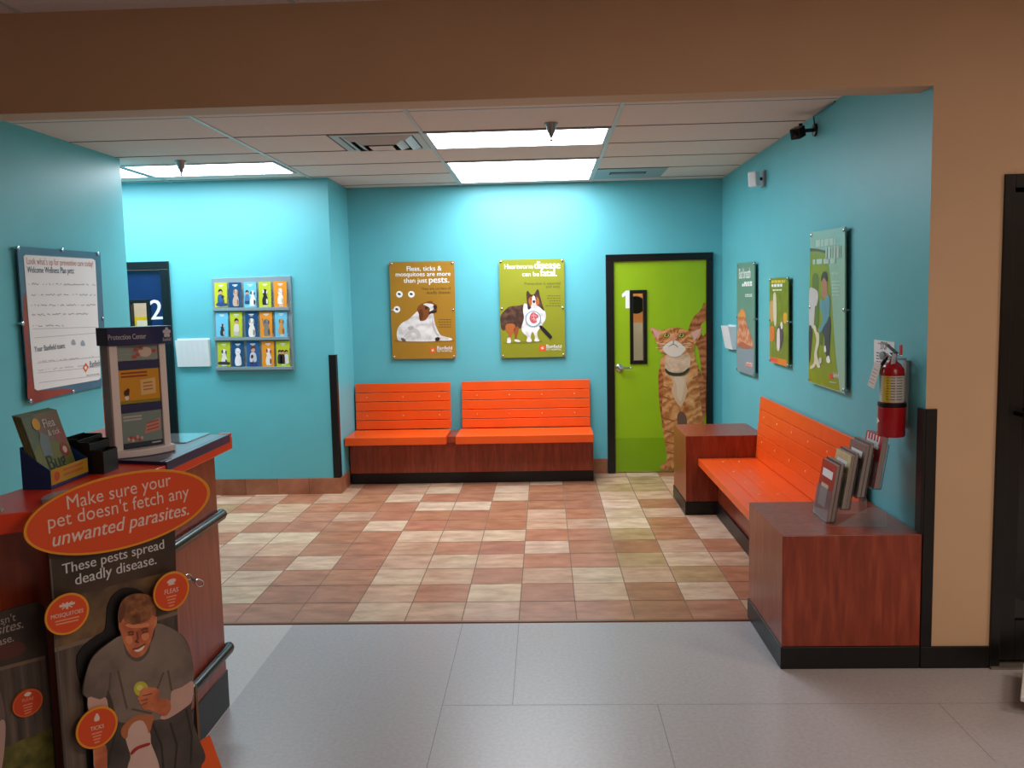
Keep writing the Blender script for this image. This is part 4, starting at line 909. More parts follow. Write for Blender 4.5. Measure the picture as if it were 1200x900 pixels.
for k in range(seg):
    a0 = math.radians(120+k*10); a1 = math.radians(130+k*10); rad = .0538
    b.face([(EX+rad*math.cos(a0), EY+rad*math.sin(a0), 1.209), (EX+rad*math.cos(a1), EY+rad*math.sin(a1), 1.209), (EX+rad*math.cos(a1), EY+rad*math.sin(a1), 1.332), (EX+rad*math.cos(a0), EY+rad*math.sin(a0), 1.332)], LBY if k in (8, 9, 10, 11) else LB, True)
for k in range(9):
    for (a_, e_) in ((222, 232), (240, 262), (268, 300)):
        z = 1.222+k*.0125; a0, a1 = math.radians(a_), math.radians(e_); rad = .0543
        n_ = 5
        for q in range(n_):
            t0, t1 = a0+(a1-a0)*q/n_, a0+(a1-a0)*(q+1)/n_
            b.face([(EX+rad*math.cos(t0), EY+rad*math.sin(t0), z), (EX+rad*math.cos(t1), EY+rad*math.sin(t1), z), (EX+rad*math.cos(t1), EY+rad*math.sin(t1), z+.004), (EX+rad*math.cos(t0), EY+rad*math.sin(t0), z+.004)], ink(96, 90, 80))
b.build('label', ex)
b = MB(); b.lathe((EX, EY, 1.404), (0, 0, 1), [(0, .015), (.012, .019), (.03, .019), (.034, .013)], CHROME, 16); b.tube([(EX, EY, 1.42), (EX-.01, EY+.05, 1.418)], .009, CHROME); b.build('valve', ex)
b = MB(); b.obox((EX-.01, EY-.010, 1.455), (.010, 0, 0), (0, .055, .016), (0, -.0006, .002), BLACKP); b.build('carry_lever', ex, bevel=.001)
b = MB(); b.obox((EX-.01, EY-.035, 1.405), (.010, 0, 0), (0, .012, -.034), (0, .0018, .0006), CHROME); b.obox((EX-.01, EY-.018, 1.428), (.010, 0, 0), (0, .02, .004), (0, -.0004, .002), CHROME); b.build('squeeze_handle', ex, bevel=.001)
b = MB(); b.tube([(EX, EY-.01, 1.432), (EX, EY-.105, 1.430)], .0035, CHROME, 8); b.build('safety_pin', ex)
b = MB(); b.obox((EX, EY-.088, 1.455), (.004, 0, 0), (0, .012, 0), (0, 0, .024), mat('red_pull_tab', (190, 60, 60), .4, var=.05)); b.build('pull_tab', ex, bevel=.002)
b = MB(); b.lathe((EX-.02, EY+.055, 1.42), (-1, -.2, 0), [(0, .020), (.012, .020), (.013, .016)], SILVER, 18); b.build('pressure_gauge', ex)
b = MB(); b.tube([(EX-.01, EY+.05, 1.41), (EX-.02, EY+.085, 1.37), (EX-.015, EY+.088, 1.25), (EX, EY+.083, 1.16), (EX, EY+.086, 1.13)], .009, BLACK, 10); b.tube([(EX, EY+.084, 1.185), (EX, EY+.087, 1.12), (EX, EY+.100, 1.055)], [.011, .015, .019], BLACK, 12); b.build('hose', ex)
b = MB(); o0 = Vector((EX-.062, EY+.058, 1.392)); dv = Vector((-.018, .035, -.115)); du = Vector((.004, -.070, -.010)); nv = du.cross(dv).normalized()
b.prism([o0, o0+du, o0+du+dv, o0+dv], nv*.0012, TAGP)
for k in range(5): b.prism([o0+du*.12+dv*(.25+.14*k)-nv*.0004, o0+du*.8+dv*(.25+.14*k)-nv*.0004, o0+du*.8+dv*(.28+.14*k)-nv*.0004, o0+du*.12+dv*(.28+.14*k)-nv*.0004], nv*.002, ink(170, 140, 130))
b.tube([o0+du*.5, (EX-.01, EY+.02, 1.43)], .0012, PALE, 6); b.build('inspection_tag', ex)
b = MB(); b.box(1.676, 1.690, EY-.004, EY+.034, 1.09, 1.40, SILVER); b.box(1.628, 1.676, EY-.004, EY+.020, 1.402, 1.412, SILVER); b.build('wall_bracket', ex)

# ------------------------------------------------------------------ magazine rack on the near box
mr = thing('magazine_rack', 'clear stepped acrylic magazine rack on the near wooden box', 'magazine rack', (1.5, 4.3, .628))
# four pockets rise in steps from the front (small x) towards the wall
MAGY0, MAGY1 = 4.02, 4.235
PK = [(1.330, 4.19, .632, .270), (1.392, 4.17, .700, .255), (1.455, 4.15, .760, .245), (1.520, 4.13, .805, .235)]
lean = .10
def leanprism(mb, x, y0, y1, z0, h, th, m, ln=lean):
    mb.prism([(x, y0, z0), (x+ln*h*1.6, y0, z0+h), (x+ln*h*1.6+th, y0, z0+h), (x+th, y0, z0)], (0, y1-y0, 0), m)
for k, (x, y, z, h) in enumerate(PK):
    b = MB(); y += .035; ya, yb = y-.11, y+.11
    leanprism(b, x-.006, ya, yb, z-.004, h*.55, .003, ACRYL); leanprism(b, x+.034, ya, yb, z-.004, h*.9, .003, ACRYL)
    b.prism([(x-.006, ya, z-.004), (x+.037, ya, z-.004), (x+.037, yb, z-.004), (x-.006, yb, z-.004)], (0, 0, .003), ACRYL)
    b.build('pocket', mr)
for y in (4.05, 4.30):
    b = MB(); b.prism([(1.328, y, .6285), (1.58, y, .6285), (1.58, y, .70), (1.50, y, .72), (1.36, y, .636)], (0, .004, 0), ACRYL); b.build('side_panel', mr)
PGREY = mat('magazine_page_edges', (150, 142, 140), .7, var=.12, vscale=150, stretch=(6, 1, .05))
MG = [((168, 60, 52), 'red and white magazine in the lowest pocket, front cover toward the bench'), ((70, 66, 62), 'thick dark magazine behind the red one in the lowest pocket'), ((206, 196, 150), 'cream topped magazine in the second pocket of the rack'), ((84, 70, 70), 'dark brown magazine in the second pocket behind the cream one'), ((120, 108, 104), 'grey brown magazine in the third pocket of the rack'), ((90, 92, 84), 'grey green magazine at the back of the third pocket'), ((190, 52, 70), 'pink red striped magazine in the top pocket nearest the extinguisher')]
loc = [(0, 0, .016), (0, .017, .017), (1, 0, .016), (1, .017, .017), (2, 0, .016), (2, .017, .017), (3, .004, .026)]
for (c_, lb), (k, dx, th) in zip(MG, loc):
    x, y, z, h = PK[k]; y += .035; cov = mat('magazine_cover', c_, .3, var=.15, vscale=18)
    b = MB(); hh = h+(.01 if dx else 0); leanprism(b, x+dx, y-.104, y+.104, z, hh, .0012, cov); leanprism(b, x+dx+.0012, y-.103, y+.103, z+.001, hh-.002, th-.0024, PGREY); leanprism(b, x+dx+th-.0012, y-.104, y+.104, z, hh, .0012, cov)
    s_ = lean*1.6
    for q, (za, zb, ya, yb) in enumerate(((.72, .86, .15, .85), (.2, .6, .2, .7))):
        cc = WHITE if q == 0 else ink(210, 190, 170)
        A = lambda yy, zz: (x+dx+s_*hh*zz-.0006, y+.104-.208*yy, z+hh*zz)
        b.face([A(ya, za), A(yb, za), A(yb, zb), A(ya, zb)], cc)
    if k == 3:
        for q in range(5):
            yy = .1+.17*q; A = lambda a_, zz: (x+dx+s_*hh*zz-.0006, y+.104-.208*a_, z+hh*zz); b.face([A(yy, .78), A(yy+.06, .78), A(yy+.06, .98), A(yy, .98)], WHITE)
    tag(b.build('magazine'), lb, 'magazine', 'magazines in the acrylic rack')

# ------------------------------------------------------------------ reception counter
dk = thing('reception_counter', 'cherry wood reception counter with an orange top and black kick', 'counter', (-1.75, 3.0, 0))
body = [(-1.393, 3.558), (-1.393, 2.56), (-1.415, 2.50), (-1.465, 2.455), (-1.90, 2.16), (-2.05, 2.40), (-1.70, 2.62), (-1.70, 3.10), (-2.06, 3.60), (-2.06, 3.90), (-1.80, 3.90), (-1.72, 3.60)]
b = MB(); b.prism([(x, y, .105) for x, y in body], (0, 0, 1.10-.105), WOOD); b.build('wood_body', dk, bevel=.003)
kk = [(-1.388, 3.562), (-1.388, 2.558), (-1.411, 2.496), (-1.461, 2.448), (-1.90, 2.145), (-2.05, 2.40), (-1.70, 2.62), (-1.70, 3.10), (-2.06, 3.60), (-2.06, 3.905), (-1.80, 3.905), (-1.72, 3.605)]
b = MB(); b.prism([(x, y, 0) for x, y in kk], (0, 0, .165), BLACK); b.build('kick_base', dk, bevel=.003)
topo = [(-1.368, 3.705), (-1.368, 2.53), (-1.378, 2.46), (-1.408, 2.405), (-1.455, 2.362), (-1.525, 2.318), (-1.95, 2.05), (-2.10, 2.30), (-1.685, 2.56), (-1.672, 2.70), (-1.672, 3.14), (-2.105, 3.66), (-2.095, 4.00), (-1.86, 4.00), (-1.74, 3.74)]
b = MB(); b.prism([(x, y, 1.101) for x, y in topo], (0, 0, .057), REDOR); b.build('counter_top', dk, bevel=.004)
b = MB(); b.box(-1.42, -1.369, 3.672, 3.704, 1.1582, 1.172, REDOR); b.build('end_lip', dk, bevel=.002)
b = MB(); mat_pts = [(-1.575, 3.085), (-1.385, 3.035), (-1.385, 3.668), (-1.70, 3.70), (-1.70, 3.40)]
b.prism([(x, y, 1.1583) for x, y in mat_pts], (0, 0, .012), NAVY); b.prism([(-1.3675, 3.035, 1.135), (-1.3675, 3.668, 1.135), (-1.3675, 3.668, 1.1703), (-1.3675, 3.035, 1.1703)], (.004, 0, 0), NAVY); b.prism([(-1.385, 3.035, 1.1583), (-1.385, 3.668, 1.1583), (-1.385, 3.668, 1.1703), (-1.385, 3.035, 1.1703)], (.0178, 0, 0), NAVY)
b.build('navy_inlay', dk, bevel=.002)
RAIL = mat('black_glossy_rail', (13, 13, 15), .26, var=.1, spec=.4)
for z in (.845, .262):
    b = MB(); b.tube([(-1.374, 2.58, z), (-1.374, 3.545, z), (-1.377, 3.560, z), (-1.384, 3.570, z)], .022, RAIL, 16); b.build('bumper_rail', dk)
b = MB(); b.tube([(-1.394, 3.12, .66), (-1.376, 3.12, .66)], .006, CHROME, 10); b.build('leash_hook', dk)
lc = thing('leash_clip', 'small silver leash clip hanging on the counter front beside the flea disc', 'clip', (-1.38, 3.13, .62))
CL = Plane((-1.364, 3.1, 0), (0, 1, 0))
b = MB()
def ring(cx, cy_, a, bb, r): b.tube([CL.px(x, y) for x, y in ell((cx, cy_), a, bb, 18)]+[CL.px(*ell((cx, cy_), a, bb, 18)[0])], r, CHROME, 8, False)
ring(221, 676, (3.5, 1), (-1, 3), .0022); b.build('swivel_ring', lc)
b = MB(); b.tube([CL.px(224, 678), CL.px(227, 679.5), CL.px(229, 680.5)], [.004, .006, .005], mat('dark_steel', (90, 88, 92), .3, metal=.9, var=.05), 10); b.build('swivel', lc)
b = MB(); ring(233.5, 683, (4.5, 2), (-1.5, 3.6), .0028); b.build('snap_hook', lc)

# things on the counter
ZC = 1.1705
TP = Plane((-1.585, 3.11, 0), (.64, .77, 0))
tw = thing('leaflet_tower', 'pale leaflet tower with a navy curved header on the reception counter', 'display stand', (-1.56, 3.22, ZC))
NVH = mat('navy_header_print', (36, 46, 96), .3, var=.05)
q = Vector(TP.u); nn = Vector(TP.n)
uL, uR = -.006, .218
def uv(x, y): p = TP.px(x, y)-TP.o; return p.dot(TP.u), p.z
zt = 1.60
fL = [(123.5, 400), (134, 400), (139.5, 536), (135.5, 542)]; fR = [(188.5, 400), (196, 400), (204, 524), (194.5, 528)]
def upr(a0, a1, t0, t1, z0=ZC+.0005, z1=zt):
    b = MB(); b.prism([TP.at(a0, z0, t0), TP.at(a1, z0, t0), TP.at(a1, z0, t1), TP.at(a0, z0, t1)], (0, 0, z1-z0), PALE); b.build('upright', tw, bevel=.003)
upr(0, .030, -.02, 0); upr(.188, .214, -.02, 0)
b = MB()
for a in (0, .210): b.prism([TP.at(a, ZC+.0005, -.021), TP.at(a+.004, ZC+.0005, -.021), TP.at(a+.004, ZC+.0005, -.08), TP.at(a, ZC+.0005, -.08)], (0, 0, zt-ZC), ACRYL)
b.prism([TP.at(.004, ZC+.0005, -.076), TP.at(.21, ZC+.0005, -.076), TP.at(.21, ZC+.0005, -.08), TP.at(.004, ZC+.0005, -.08)], (0, 0, zt-ZC), PALE)
b.build('case', tw)
b = MB(); arc = [TP.at(-.01+.236*k/12, ZC+.0005, .012+.030*math.sin(math.pi*k/12)) for k in range(13)]+[TP.at(.226, ZC+.0005, -.02), TP.at(-.01, ZC+.0005, -.02)]
b.prism(arc, (0, 0, .026), PALE); b.build('curved_base', tw, bevel=.004)
b = MB(); hz0, hz1 = 1.585, 1.652
arc = [TP.at(-.008+.248*k/16, hz0, .006+.026*math.sin(math.pi*k/16)) for k in range(17)]+[TP.at(.240, hz0, -.085), TP.at(-.008, hz0, -.085)]
b.prism(arc, (0, 0, hz1-hz0), NVH); hd = b.build('header', tw, bevel=.002)
# header lettering follows the curved front
def header_text(mb, body, a0, a1, z, bold, m):
    vs, fs = text_mesh(body, bold); x0 = min(v[0] for v in vs); x1 = max(v[0] for v in vs); k = (a1-a0)/(x1-x0); bb = len(mb.v)
    for dx in (-.012, .012):
        bb = len(mb.v)
        for x, y in vs:
            a = a0+(x-x0+dx)*k; t = (a+.008)/.248; mb.v.append(TP.at(a, z+y*k*1.6, .0078+.026*math.sin(math.pi*max(0, min(1, t)))))
        for f in fs: mb.f.append([bb+i for i in f]); mb.m.append(m); mb.sm.append(False)
b = MB(); WH2 = ink(206, 206, 214); header_text(b, 'Protection Center', -.004, .125, 1.608, .02, WH2); b.build('heading', tw); b = MB(); header_text(b, 'Banfield', .195, .232, 1.594, .02, WH2)
for k in range(5):
    t = 2*math.pi*k/5+math.pi/2; a = .213+.010*math.cos(t); z = 1.626+.013*math.sin(t)
    b.face([TP.at(a+.0065*math.cos(p_), z+.0075*math.sin(p_), .0195) for p_ in [2*math.pi*j/10 for j in range(10)]], WH2)
b.face([TP.at(.213+.006*math.cos(p_), 1.626+.007*math.sin(p_), .0195) for p_ in [2*math.pi*j/10 for j in range(10)]], WH2)
b.build('clinic_logo', tw)
for z in (1.335, 1.495):
    b = MB(); b.prism([TP.at(.031, z, -.004), TP.at(.187, z, -.004), TP.at(.187, z, -.018), TP.at(.031, z, -.018)], (0, 0, .03), NVH); b.build('shelf', tw)
b = MB(); b.prism([TP.at(.031, ZC+.027, -.019), TP.at(.187, ZC+.027, -.019), TP.at(.187, ZC+.027, -.075), TP.at(.031, ZC+.027, -.075)], (0, 0, .004), NVH)
b.build('shelf', tw)
CG = 'leaflet cards in the counter tower'
for k, (z0, z1, c_, lb) in enumerate(((1.203, 1.333, (128, 150, 148), 'grey green leaflet with red berries, bottom pocket of the counter tower'), (1.367, 1.493, (222, 158, 30), 'golden yellow leaflet with a small dog, middle pocket of the counter tower'), (1.527, 1.598, (146, 162, 156), 'grey leaflet with red fish shapes, top pocket of the counter tower'))):
    b = MB(); b.prism([TP.at(.033, z0, -.008), TP.at(.185, z0, -.008), TP.at(.185, z1, -.008), TP.at(.033, z1, -.008)], -TP.n*.006, ink(*c_))
    P2 = lambda a, z: TP.at(.033+.152*a, z0+(z1-z0)*z, -.0075)
    P3 = lambda a, z: TP.at(.033+.152*a, z0+(z1-z0)*z, -.0070)
    fq = lambda pts, m, PP=P2: b.face([PP(*p_) for p_ in pts], m)
    bl = lambda cx, cy_, r, ry_, m, PP=P3: b.face([PP(cx+r*math.cos(t), cy_+ry_*math.sin(t)) for t in [2*math.pi*j/12 for j in range(12)]], m)
    if k == 1:
        fq([(.52, .22), (.90, .25), (.90, .72), (.52, .68)], ink(236, 200, 130)); fq([(0, 0), (1, 0), (1, .09), (0, .09)], ink(150, 140, 40))
        for j in range(2): fq([(.05, .88-.1*j), (.7, .88-.1*j), (.7, .93-.1*j), (.05, .93-.1*j)], ink(160, 60, 40))
        bl(.16, .32, .07, .10, ink(70, 40, 34)); bl(.20, .40, .04, .06, ink(90, 30, 40)); bl(.16, .18, .05, .07, WHITE)
        for j in range(3): fq([(.58, .36+.1*j), (.82, .37+.1*j), (.82, .41+.1*j), (.58, .40+.1*j)], ink(200, 120, 80), P3)
    elif k == 0:
        fq([(0, 0), (1, 0), (1, .13), (0, .13)], ink(40, 58, 80))
        for j in range(2): fq([(.04, .86-.09*j), (.5, .86-.09*j), (.5, .91-.09*j), (.04, .91-.09*j)], ink(190, 190, 190))
        for j in range(7): bl(.14+.055*j, .24+.05*math.sin(j*2.1), .035, .05, ink(200, 70, 66) if j % 2 else ink(226, 180, 170))
        fq([(.55, .35), (.95, .42), (.96, .78), (.6, .62)], ink(206, 150, 136))
        for j in range(3): fq([(.6, .42+.1*j), (.92, .48+.1*j), (.92, .52+.1*j), (.6, .46+.1*j)], ink(190, 90, 80), P3)
        fq([(.72, .04), (.95, .05), (.95, .09), (.72, .08)], ink(190, 195, 205), P3)
    else:
        fq([(.04, .82), (.55, .82), (.55, .88), (.04, .88)], ink(180, 186, 182)); bl(.68, .42, .17, .28, ink(226, 206, 196))
        for cx, cy_ in ((.45, .55), (.50, .30), (.40, .18), (.58, .62), (.90, .45)): bl(cx, cy_, .06, .10, ink(200, 84, 70))
        for j in range(2): fq([(.06, .5-.18*j), (.34, .5-.18*j), (.34, .55-.18*j), (.06, .55-.18*j)], ink(160, 172, 168))
    tag(b.build('leaflet'), lb, 'leaflet', CG)

# booklet box
bx = thing('booklet_box', 'blue cardboard counter box with a yellow front holding booklets', 'box', (-1.60, 2.75, 1.1585))
BLUE = mat('blue_card', (22, 54, 110), .5, var=.06); YELC = mat('mustard_card', (186, 156, 40), .5, var=.08)
X0, X1, Y0, Y1, Z = -1.655, -1.563, 2.645, 2.872, 1.1585
b = MB()
for y in (Y0, Y1-.003): b.prism([(X0, y, Z), (X1, y, Z), (X1, y, Z+.060), (X0+.03, y, Z+.105), (X0, y, Z+.135)], (0, .003, 0), BLUE)
b.box(X0, X0+.003, Y0+.003, Y1-.003, Z, Z+.135, BLUE); b.box(X0+.003, X1-.003, Y0+.003, Y1-.003, Z, Z+.003, BLUE); b.build('tray', bx)
b = MB(); b.box(X1-.003, X1+.0005, Y0+.003, Y1-.003, Z+.012, Z+.060, YELC); b.box(X1-.003, X1, Y0+.003, Y1-.003, Z+.003, Z+.012, BLUE)
FPc = Plane((X1+.0005, Y0, 0), (0, 1, 0))
def fp(a, z, l=1): return FPc.at(a, z, .0006*l)
b.face([fp(.010, Z+.016), fp(.060, Z+.016), fp(.060, Z+.056), fp(.010, Z+.056)], ink(214, 140, 30)); b.face([fp(.035+.016*math.cos(t), Z+.036+.015*math.sin(t), 2) for t in [2*math.pi*j/14 for j in range(14)]], ink(190, 90, 30))
for j in range(2): b.face([fp(.075, Z+.028+.016*j), fp(.195, Z+.028+.016*j), fp(.195, Z+.036+.016*j), fp(.075, Z+.036+.016*j)], ink(190, 110, 60))
b.build('front_panel', bx)
BK = mat('booklet_cover_print', (104, 112, 84), .3, var=.3, vscale=22)
def booklet(dx, dz, label, cover):
    # leans back; thickness along its own normal
    base = Vector((-1.585-dx, Y0+.012, Z+.004)); up = Vector((-.055, -.012, .215)).normalized()*.235; ud = Vector((0, 1, 0))*.200; nn_ = ud.cross(up).normalized(); base.z += dz
    b = MB(); b.prism([base, base+ud, base+ud+up, base+up], -nn_*.005, BK)
    if cover:
        Q = lambda a, z, l=1: base+ud*a+up*z+nn_*.0006*l
        rg = lambda pts, m, l=1: b.face([Q(a, z, l) for a, z in pts], m)
        oc = lambda cx, cy_, r, m, l: b.face([Q(cx+r*math.cos(t), cy_+r*.85*math.sin(t), l) for t in [2*math.pi*j/14 for j in range(14)]], m)
        rg([(0, 0), (1, 0), (1, .52), (.2, .60), (0, .5)], ink(116, 124, 60)); rg([(.3, .62), (.98, .5), (.98, .98), (.3, .98)], ink(126, 106, 84), 1)
        oc(.30, .86, .10, ink(206, 160, 30), 3); rg([(.22, .40), (.45, .38), (.52, .66), (.34, .74), (.22, .6)], ink(110, 130, 140), 2)
        P_l = Plane(base, ud, up)
        def tx(s_, a0, a1, z, m, bold=.02):
            vs, fs = text_mesh(s_, bold); x0 = min(v[0] for v in vs); x1 = max(v[0] for v in vs); k = (a1-a0)/(x1-x0); bb = len(b.v)
            for x, y in vs: b.v.append(Q(a0+(x-x0)*k, z, 4)+up.normalized()*y*k*.2)
            for f in fs: b.f.append([bb+i for i in f]); b.m.append(m); b.sm.append(False)
        tx('Flea', .48, .80, .78, WH2); tx('& tick', .52, .86, .66, WH2); tx('Bug', .25, .75, .20, ink(40, 52, 40), .03)
        oc(.82, .42, .12, ink(150, 44, 40), 3); rg([(.70, .55), (.98, .5), (.98, .72), (.70, .74)], ink(150, 84, 74), 2); oc(.82, .42, .06, ink(214, 190, 180), 4)
    tag(b.build('booklet'), label, 'booklet', 'booklets in the blue box')
booklet(0, 0, 'front booklet with a pest picture cover in the blue counter box', True)
booklet(.008, .002, 'second booklet right behind the front one in the blue box', False)
booklet(.016, .004, 'third booklet from the front in the blue counter box', False)
booklet(.024, .006, 'rearmost booklet in the blue counter box', False)

hb = thing('file_holder', 'black stepped file holder between the booklet box and leaflet tower', 'file holder', (-1.57, 2.95, 1.1585))
BPL = mat('matte_black_plastic', (12, 12, 13), .5, var=.1)
for x0, x1, zt_, y1 in ((-1.668, -1.600, 1.280, 3.050), (-1.598, -1.560, 1.268, 3.020), (-1.558, -1.515, 1.240, 2.985)):
    b = MB(); ya = 2.885; tt = .003
    b.box(x0, x0+tt, ya, y1, 1.1586, zt_, BPL); b.box(x1-tt, x1, ya, y1, 1.1586, zt_-.006, BPL); b.box(x0+tt, x1-tt, ya, ya+tt, 1.1586, zt_, BPL); b.box(x0+tt, x1-tt, y1-tt, y1, 1.1586, zt_-.003, BPL); b.box(x0+tt, x1-tt, ya+tt, y1-tt, 1.1586, 1.1616, BPL); b.build('pocket', hb)
# glossy pale sheet on the navy inlay
b = MB(); b.prism([(-1.60, 3.445, ZC), (-1.462, 3.44, ZC), (-1.457, 3.69, ZC), (-1.68, 3.695, ZC)], (0, 0, .004), mat('glossy_pale_acrylic', (190, 205, 210), .06, coat=.5))
tag(b.build('counter_sheet'), 'glossy pale acrylic sheet lying on the navy end of the counter', 'sheet')
b = MB(); pts = [(-1.478, 2.45), (-1.40, 2.50), (-1.40, 2.60), (-1.43, 2.63), (-1.50, 2.55)]
b.prism([tuple(p_)+(1.1585,) for p_ in smooth_closed(pts, 4)], (0, 0, .012), mat('grey_pad_plastic', (160, 146, 148), .35, var=.05))
tag(b.build('counter_pad'), 'small grey rounded pad on the orange counter behind the oval sign', 'pad')
b = MB(); b.prism([(-1.60, 2.33, 1.1585), (-1.535, 2.345, 1.1585), (-1.545, 2.375, 1.1585), (-1.62, 2.40, 1.1585)], (0, 0, .008), mat('pale_green_card', (170, 180, 160), .5, var=.05))
tag(b.build('card_slip'), 'pale green card lying on the counter at the left edge', 'card')

# ------------------------------------------------------------------ parasite standee
SD = Vector((.57, .82, 0)).normalized()
SP = Plane((-1.345, 2.375, 0), SD)
se = thing('cardboard_standee', 'cardboard parasite standee with an orange oval and a kneeling man printed', 'standee', SP.at(.25, 0, 0))
PBG = photo('standee_photo_print', (38, 30, 26), (56, 44, 36), (82, 62, 46), 6); FEN = photo('standee_fence_print', (52, 44, 40), (78, 68, 62), (104, 90, 80), 5, .45, (9, 9, .6)); GRS = photo('standee_grass_print', (54, 58, 20), (88, 86, 34), (112, 108, 48), 24)
b = MB(); slab(b, SP, [(56, 640), (205, 610), (207, 700), (212, 830), (222, 1000), (88, 1070)], -.008, -.0005, PBG, mcap=None)
poly(b, SP, [(61, 704), (205, 668), (208, 718), (64, 762)], .2, photo('standee_foliage_print', (44, 36, 28), (84, 66, 48), (128, 100, 66), 9))
poly(b, SP, [(64, 762), (208, 718), (212, 830), (215, 880), (76, 905)], .3, FEN); poly(b, SP, [(76, 905), (215, 880), (221, 985), (87, 1050)], .3, GRS); stroke(b, SP, [(64, 762), (208, 718)], .012, .6, ink(120, 102, 88))
stroke(b, SP, [(58.5, 655), (80, 908)], .004, .8, ink(96, 88, 84))
b.build('back_panel', se)
K = crop(90, 660, 3.7474)
b = MB(); BSI = ink(10, 9, 10)
slab(b, SP, K([(130, 262), (136, 190), (165, 135), (215, 108), (275, 118), (300, 160), (260, 330), (160, 620), (150, 900), (60, 960), (40, 700), (25, 570), (6, 490), (2, 410), (35, 360), (85, 320), (120, 300)]), .0008, .004, BSI, True); b.build('black_silhouette', se)
b = MB(); text(b, SP, 'These pests spread', (73, 673), (192, 642.5), 3, WH2, .03, 1.05); text(b, SP, 'deadly disease.', (88, 685.5), (183, 660.5), 3, WH2, .03, 1.05); b.build('lettering', se)
# orange oval on its own board
b = MB(); YR = ink(226, 146, 28); OO = ink(214, 74, 26)
EP = SP.shift(.03); oc = (137, 600.5)
slab(b, EP, ell(oc, (109.3, -23.5), (0, 44.5), 56), -.006, 0, YR); poly(b, EP, ell(oc, (105.8, -22.7), (0, 42), 56), .6, OO); ov = b.build('oval_board', se)
b = MB(); WH3 = ink(222, 200, 192)
text(b, EP, 'Make sure your', (79, 597), (200.5, 568.5), 1.5, WH3, .005, 1.1); text(b, EP, "pet doesn't fetch any", (56.5, 620), (221.5, 582.5), 1.5, WH3, .005, 1.1); text(b, EP, 'unwanted parasites.', (61, 641), (221, 603), 1.5, WH3, .03, 1.1, .22); b.build('oval_lettering', ov)
b = MB(); b.obox(SP.at(.22, 1.105, .012), SP.u*.05, SP.n*.0115, Vector((0, 0, .03)), ink(150, 120, 90)); b.build('spacer', se)
# discs
def disc(c, a, b2, title, tw_, kind):
    mb = MB(); DP = SP.shift(.034); slab(mb, DP, ell(c, a, b2, 36), -.004, 0, YR); poly(mb, DP, ell(c, (a[0]*.9, a[1]*.9), (b2[0]*.9, b2[1]*.9), 36), .6, OO)
    x, y = c; sl = a[1]/a[0]
    def q(dx, dy): return (x+dx, y+dy+sl*dx)
    if kind == 'm':
        stroke(mb, DP, [q(-9, -11), q(9, -11)], .007, 1.3, WH3); stroke(mb, DP, [q(0, -14), q(0, -6)], .006, 1.4, WH3); stroke(mb, DP, [q(-6, -7), q(6, -14)], .003, 1.5, WH3); stroke(mb, DP, [q(-6, -14), q(6, -7)], .003, 1.5, WH3)
    elif kind == 'f': poly(mb, DP, [q(-5, -11), q(-2, -14), q(4, -14), q(5, -11), q(0, -8)], 1.3, WH3, True); stroke(mb, DP, [q(-4, -8), q(4, -8)], .003, 1.5, WH3)
    else: poly(mb, DP, [q(-3, -12), q(0, -17), q(3, -12), q(2.5, -8), q(-2.5, -8)], 1.3, WH3, True)
    text(mb, DP, title, q(-tw_, 2), q(tw_, 2), 1.3, WH3, .03, 1.1)
    for k in range(4 if kind != 'm' else 2): stroke(mb, DP, [q(-tw_*.75+k, 6+3.6*k), q(tw_*.75-k, 6+3.6*k)], .004, 1.3, ink(226, 150, 120))
    return mb.build('parasite_disc', se)
disc((78.5, 719.6), (26, -6), (0, 24), 'MOSQUITOES', 19, 'm'); disc((200.8, 692.8), (21, -5), (0, 22.5), 'FLEAS', 8, 'f'); disc((113.5, 852.8), (24.5, -7), (0, 24), 'TICKS', 8, 't')
# the man, a die-cut print in front of the panel
MP = SP.shift(.022)
b = MB(); SHIRT = photo('printed_grey_shirt', (92, 80, 74), (122, 107, 98), (136, 120, 110), 7); PANT = photo('printed_dark_trousers', (48, 42, 40), (72, 64, 60), (90, 78, 74), 7); SKM = photo('printed_skin', (164, 84, 52), (196, 110, 72), (222, 144, 104), 16); SLV = mat('printed_pale_sleeve', (196, 160, 150), .45, var=.06, vscale=14); HAIR = photo('printed_brown_hair', (84, 46, 26), (126, 76, 42), (160, 104, 62), 45); DGW = mat('printed_white_dog', (206, 176, 166), .45, var=.06, vscale=12)
man_out = [(183, 250), (183, 212), (200, 165), (240, 138), (290, 134), (330, 150), (345, 185), (350, 262), (440, 298), (487, 352), (510, 440), (514, 520), (508, 600), (503, 660), (532, 760), (566, 850), (545, 905), (590, 1000), (600, 1100), (60, 1200), (75, 900), (70, 820), (48, 660), (46, 594), (24, 568), (44, 470), (75, 405), (140, 350), (192, 320), (184, 285)]
slab(b, MP, K(man_out), -.005, 0, PANT, True, 3)
# lower legs and ground shoes continue below
poly(b, MP, K([(30, 562), (46, 470), (76, 407), (140, 352), (194, 318), (206, 350), (230, 395), (262, 415), (300, 390), (340, 320), (354, 264), (440, 300), (486, 355), (509, 440), (512, 515), (465, 540), (420, 562), (418, 620), (400, 672), (330, 692), (230, 702), (178, 690), (160, 620), (138, 556), (128, 586), (100, 596), (46, 590)]), .6, SHIRT, True, 3)
poly(b, MP, K([(48, 592), (100, 598), (128, 590), (140, 640), (150, 690), (120, 760), (128, 830), (130, 905), (80, 905), (72, 820), (60, 700)]), .7, SLV, True, 3); poly(b, MP, K([(76, 800), (128, 800), (134, 900), (140, 1000), (90, 1010), (80, 900)]), .9, SKM, True, 3)
poly(b, MP, K([(418, 562), (465, 542), (511, 518), (508, 598), (482, 630), (402, 682), (366, 680), (398, 640), (412, 600)]), .9, SLV, True, 3)
